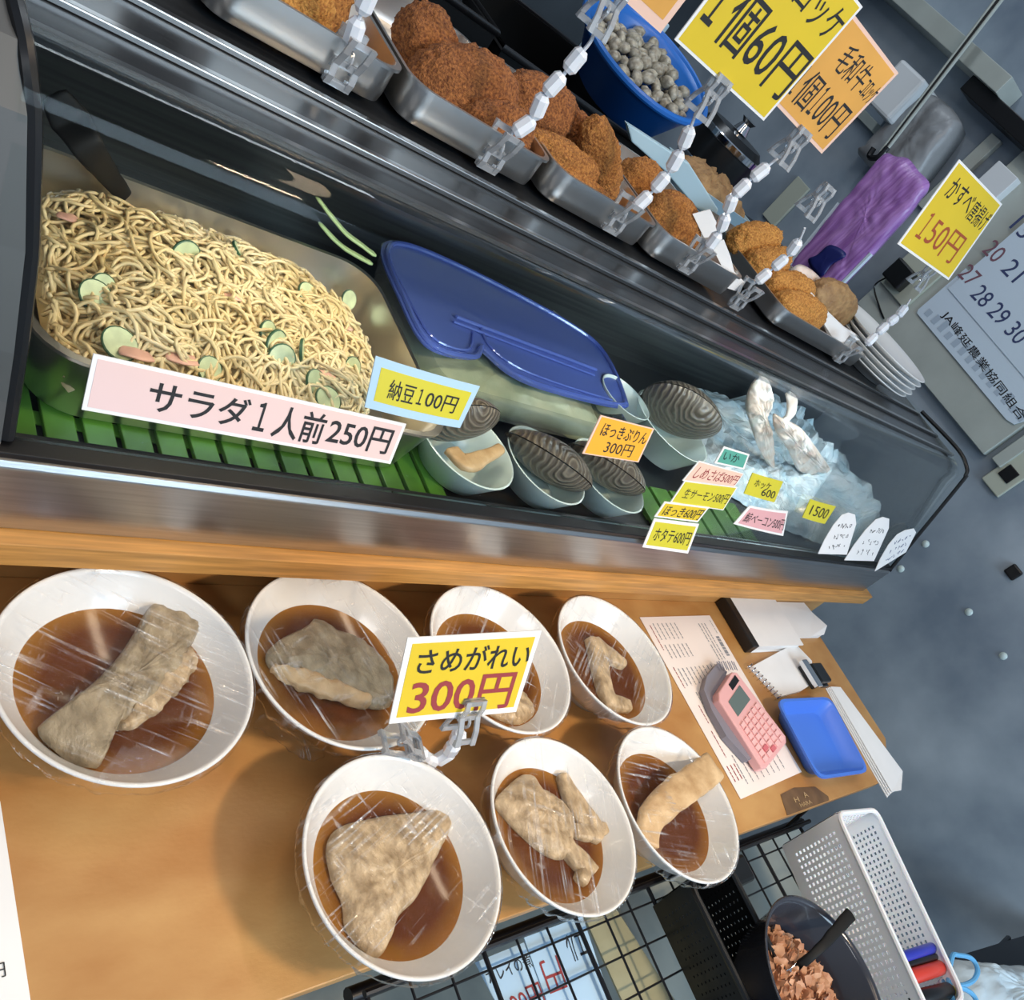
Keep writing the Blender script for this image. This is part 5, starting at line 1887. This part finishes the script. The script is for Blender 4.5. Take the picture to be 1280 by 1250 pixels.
o = thing('power_outlet', 'beige double socket plate on the dark wall right of the case', 'power outlet', (XR - .006, .60, .31))
MB().box((XR - .012, .583, .311), (XR - .0005, .648, .50)).build('socket_plate', M['plate_beige'], o, bevel=.003)
for z in (.348, .432):
    MB().box((XR - .016, .597, z), (XR - .0122, .633, z + .036)).build('socket_insert', M['gasket'], o, bevel=.002)
wbox('wall_plate', 'beige blank wall plate with a small square switch behind the bead chains', 'wall plate', 1.676, 1.741, .305, .449, .010, M['plate_beige'])
wbox('conduit_strip', 'pale grey cable conduit running up beside the double socket', 'conduit', .640, .672, .36, .96, .022, M['panel_grey'])
wbox('wall_shelf', 'pale grey shelf edge high on the dark wall at the top right', 'shelf', 1.40, 2.2, .90, .945, .10, M['panel_grey'])
wbox('shelf_rail', 'black notched rail below a beige block at the top right corner', 'rail', 1.10, 1.50, .86, .90, .08, M['gasket'])
wbox('bracket_strip', 'pale grey upright strip on the wall between purple packet and calendar', 'strip', 1.335, 1.372, .62, .845, .02, M['panel_grey'])
wbox('white_box', 'small white box fixed on the wall above the 150 yen sign', 'box', 1.20, 1.275, .66, .81, .06, M['white_plastic'])
wbox('short_rail', 'short pale rail on the wall below the orange sign', 'rail', 1.56, 1.80, .66, .685, .02, M['panel_grey'])
# paper towel holder
th_ = thing('towel_holder', 'white dispenser with a grey plastic bag hanging on the dark wall', 'dispenser', (XR - .08, 1.53, .62))
MB().box((XR - .14, 1.555, .70), (XR - .0005, 1.66, .82)).build('dispenser_body', M['white_plastic'], th_, bevel=.008)
mb = MB()
puff(mb, [Vector((XR - .07, y, z)) for y, z in ((1.59, .62), (1.59, .60), (1.48, .60), (1.39, .61), (1.385, .64), (1.40, .72), (1.42, .80), (1.44, .815), (1.50, .82), (1.56, .81), (1.585, .78), (1.59, .70))], (-1, 0, 0), .035, .06, amp=.007, fr=16, power=8)
mb.build('grey_bag', M['grey_bag'], th_, smooth='all')
# slotted upright rod
rd = thing('slotted_rod', 'long slotted metal rod hanging upright at the upper right', 'rod', (2.20, 1.48, .60))
ra, rb = ax(1102, 192, 2.2), ax(1262, -18, 2.2)
for s in (-1, 1):
    MB().tube([ra + Vector((0, .006 * s, 0)), rb + Vector((0, .008 * s, 0))], .0045, 8).build('bar', M['panel_grey'], rd, smooth=True)
MB().tube([ra, rb], .0042, 8).build('slot_insert', M['gasket'], rd, smooth=True)
MB().tube(smooth_open([ra + Vector((0, 0, .02)), ra + Vector((0, 0, -.012)), ra + Vector((0, .022, -.024)), ra + Vector((0, .03, -.004))], 14), .008, 8).build('hook_end', M['gasket'], rd, smooth=True)
# suction dots on the wall
for k, (px, py, lb) in enumerate(((1157, 680, 'clear suction pad on the dark wall, nearest the case glass edge'), (1126, 711, 'clear suction pad on the dark wall at the case corner'), (1211, 765, 'clear pad on the dark wall left of the lowest one'), (1254, 820, 'clear pad lowest on the dark wall at right'))):
    p = ax(px, py, XR)
    o = MB().lathe([(0, .006), (.006, .005), (.010, .001), (.010, 0)], 16, mtx=Matrix.Rotation(-math.pi / 2, 4, 'Y')).build('suction_pad', M['cup'], None, smooth=True, local=True)
    o.location = (XR - .0003, p.y, p.z)
    tag(o, lb, 'suction pad')
p = ax(1268, 716, XR)
tag(MB().box((XR - .012, p.y - .015, p.z - .016), (XR - .0005, p.y + .018, p.z + .016)).build('black_hook', M['gasket'], None, bevel=.004, base=(XR - .006, p.y, p.z)), 'small black square hook on the dark wall at the right edge', 'hook')
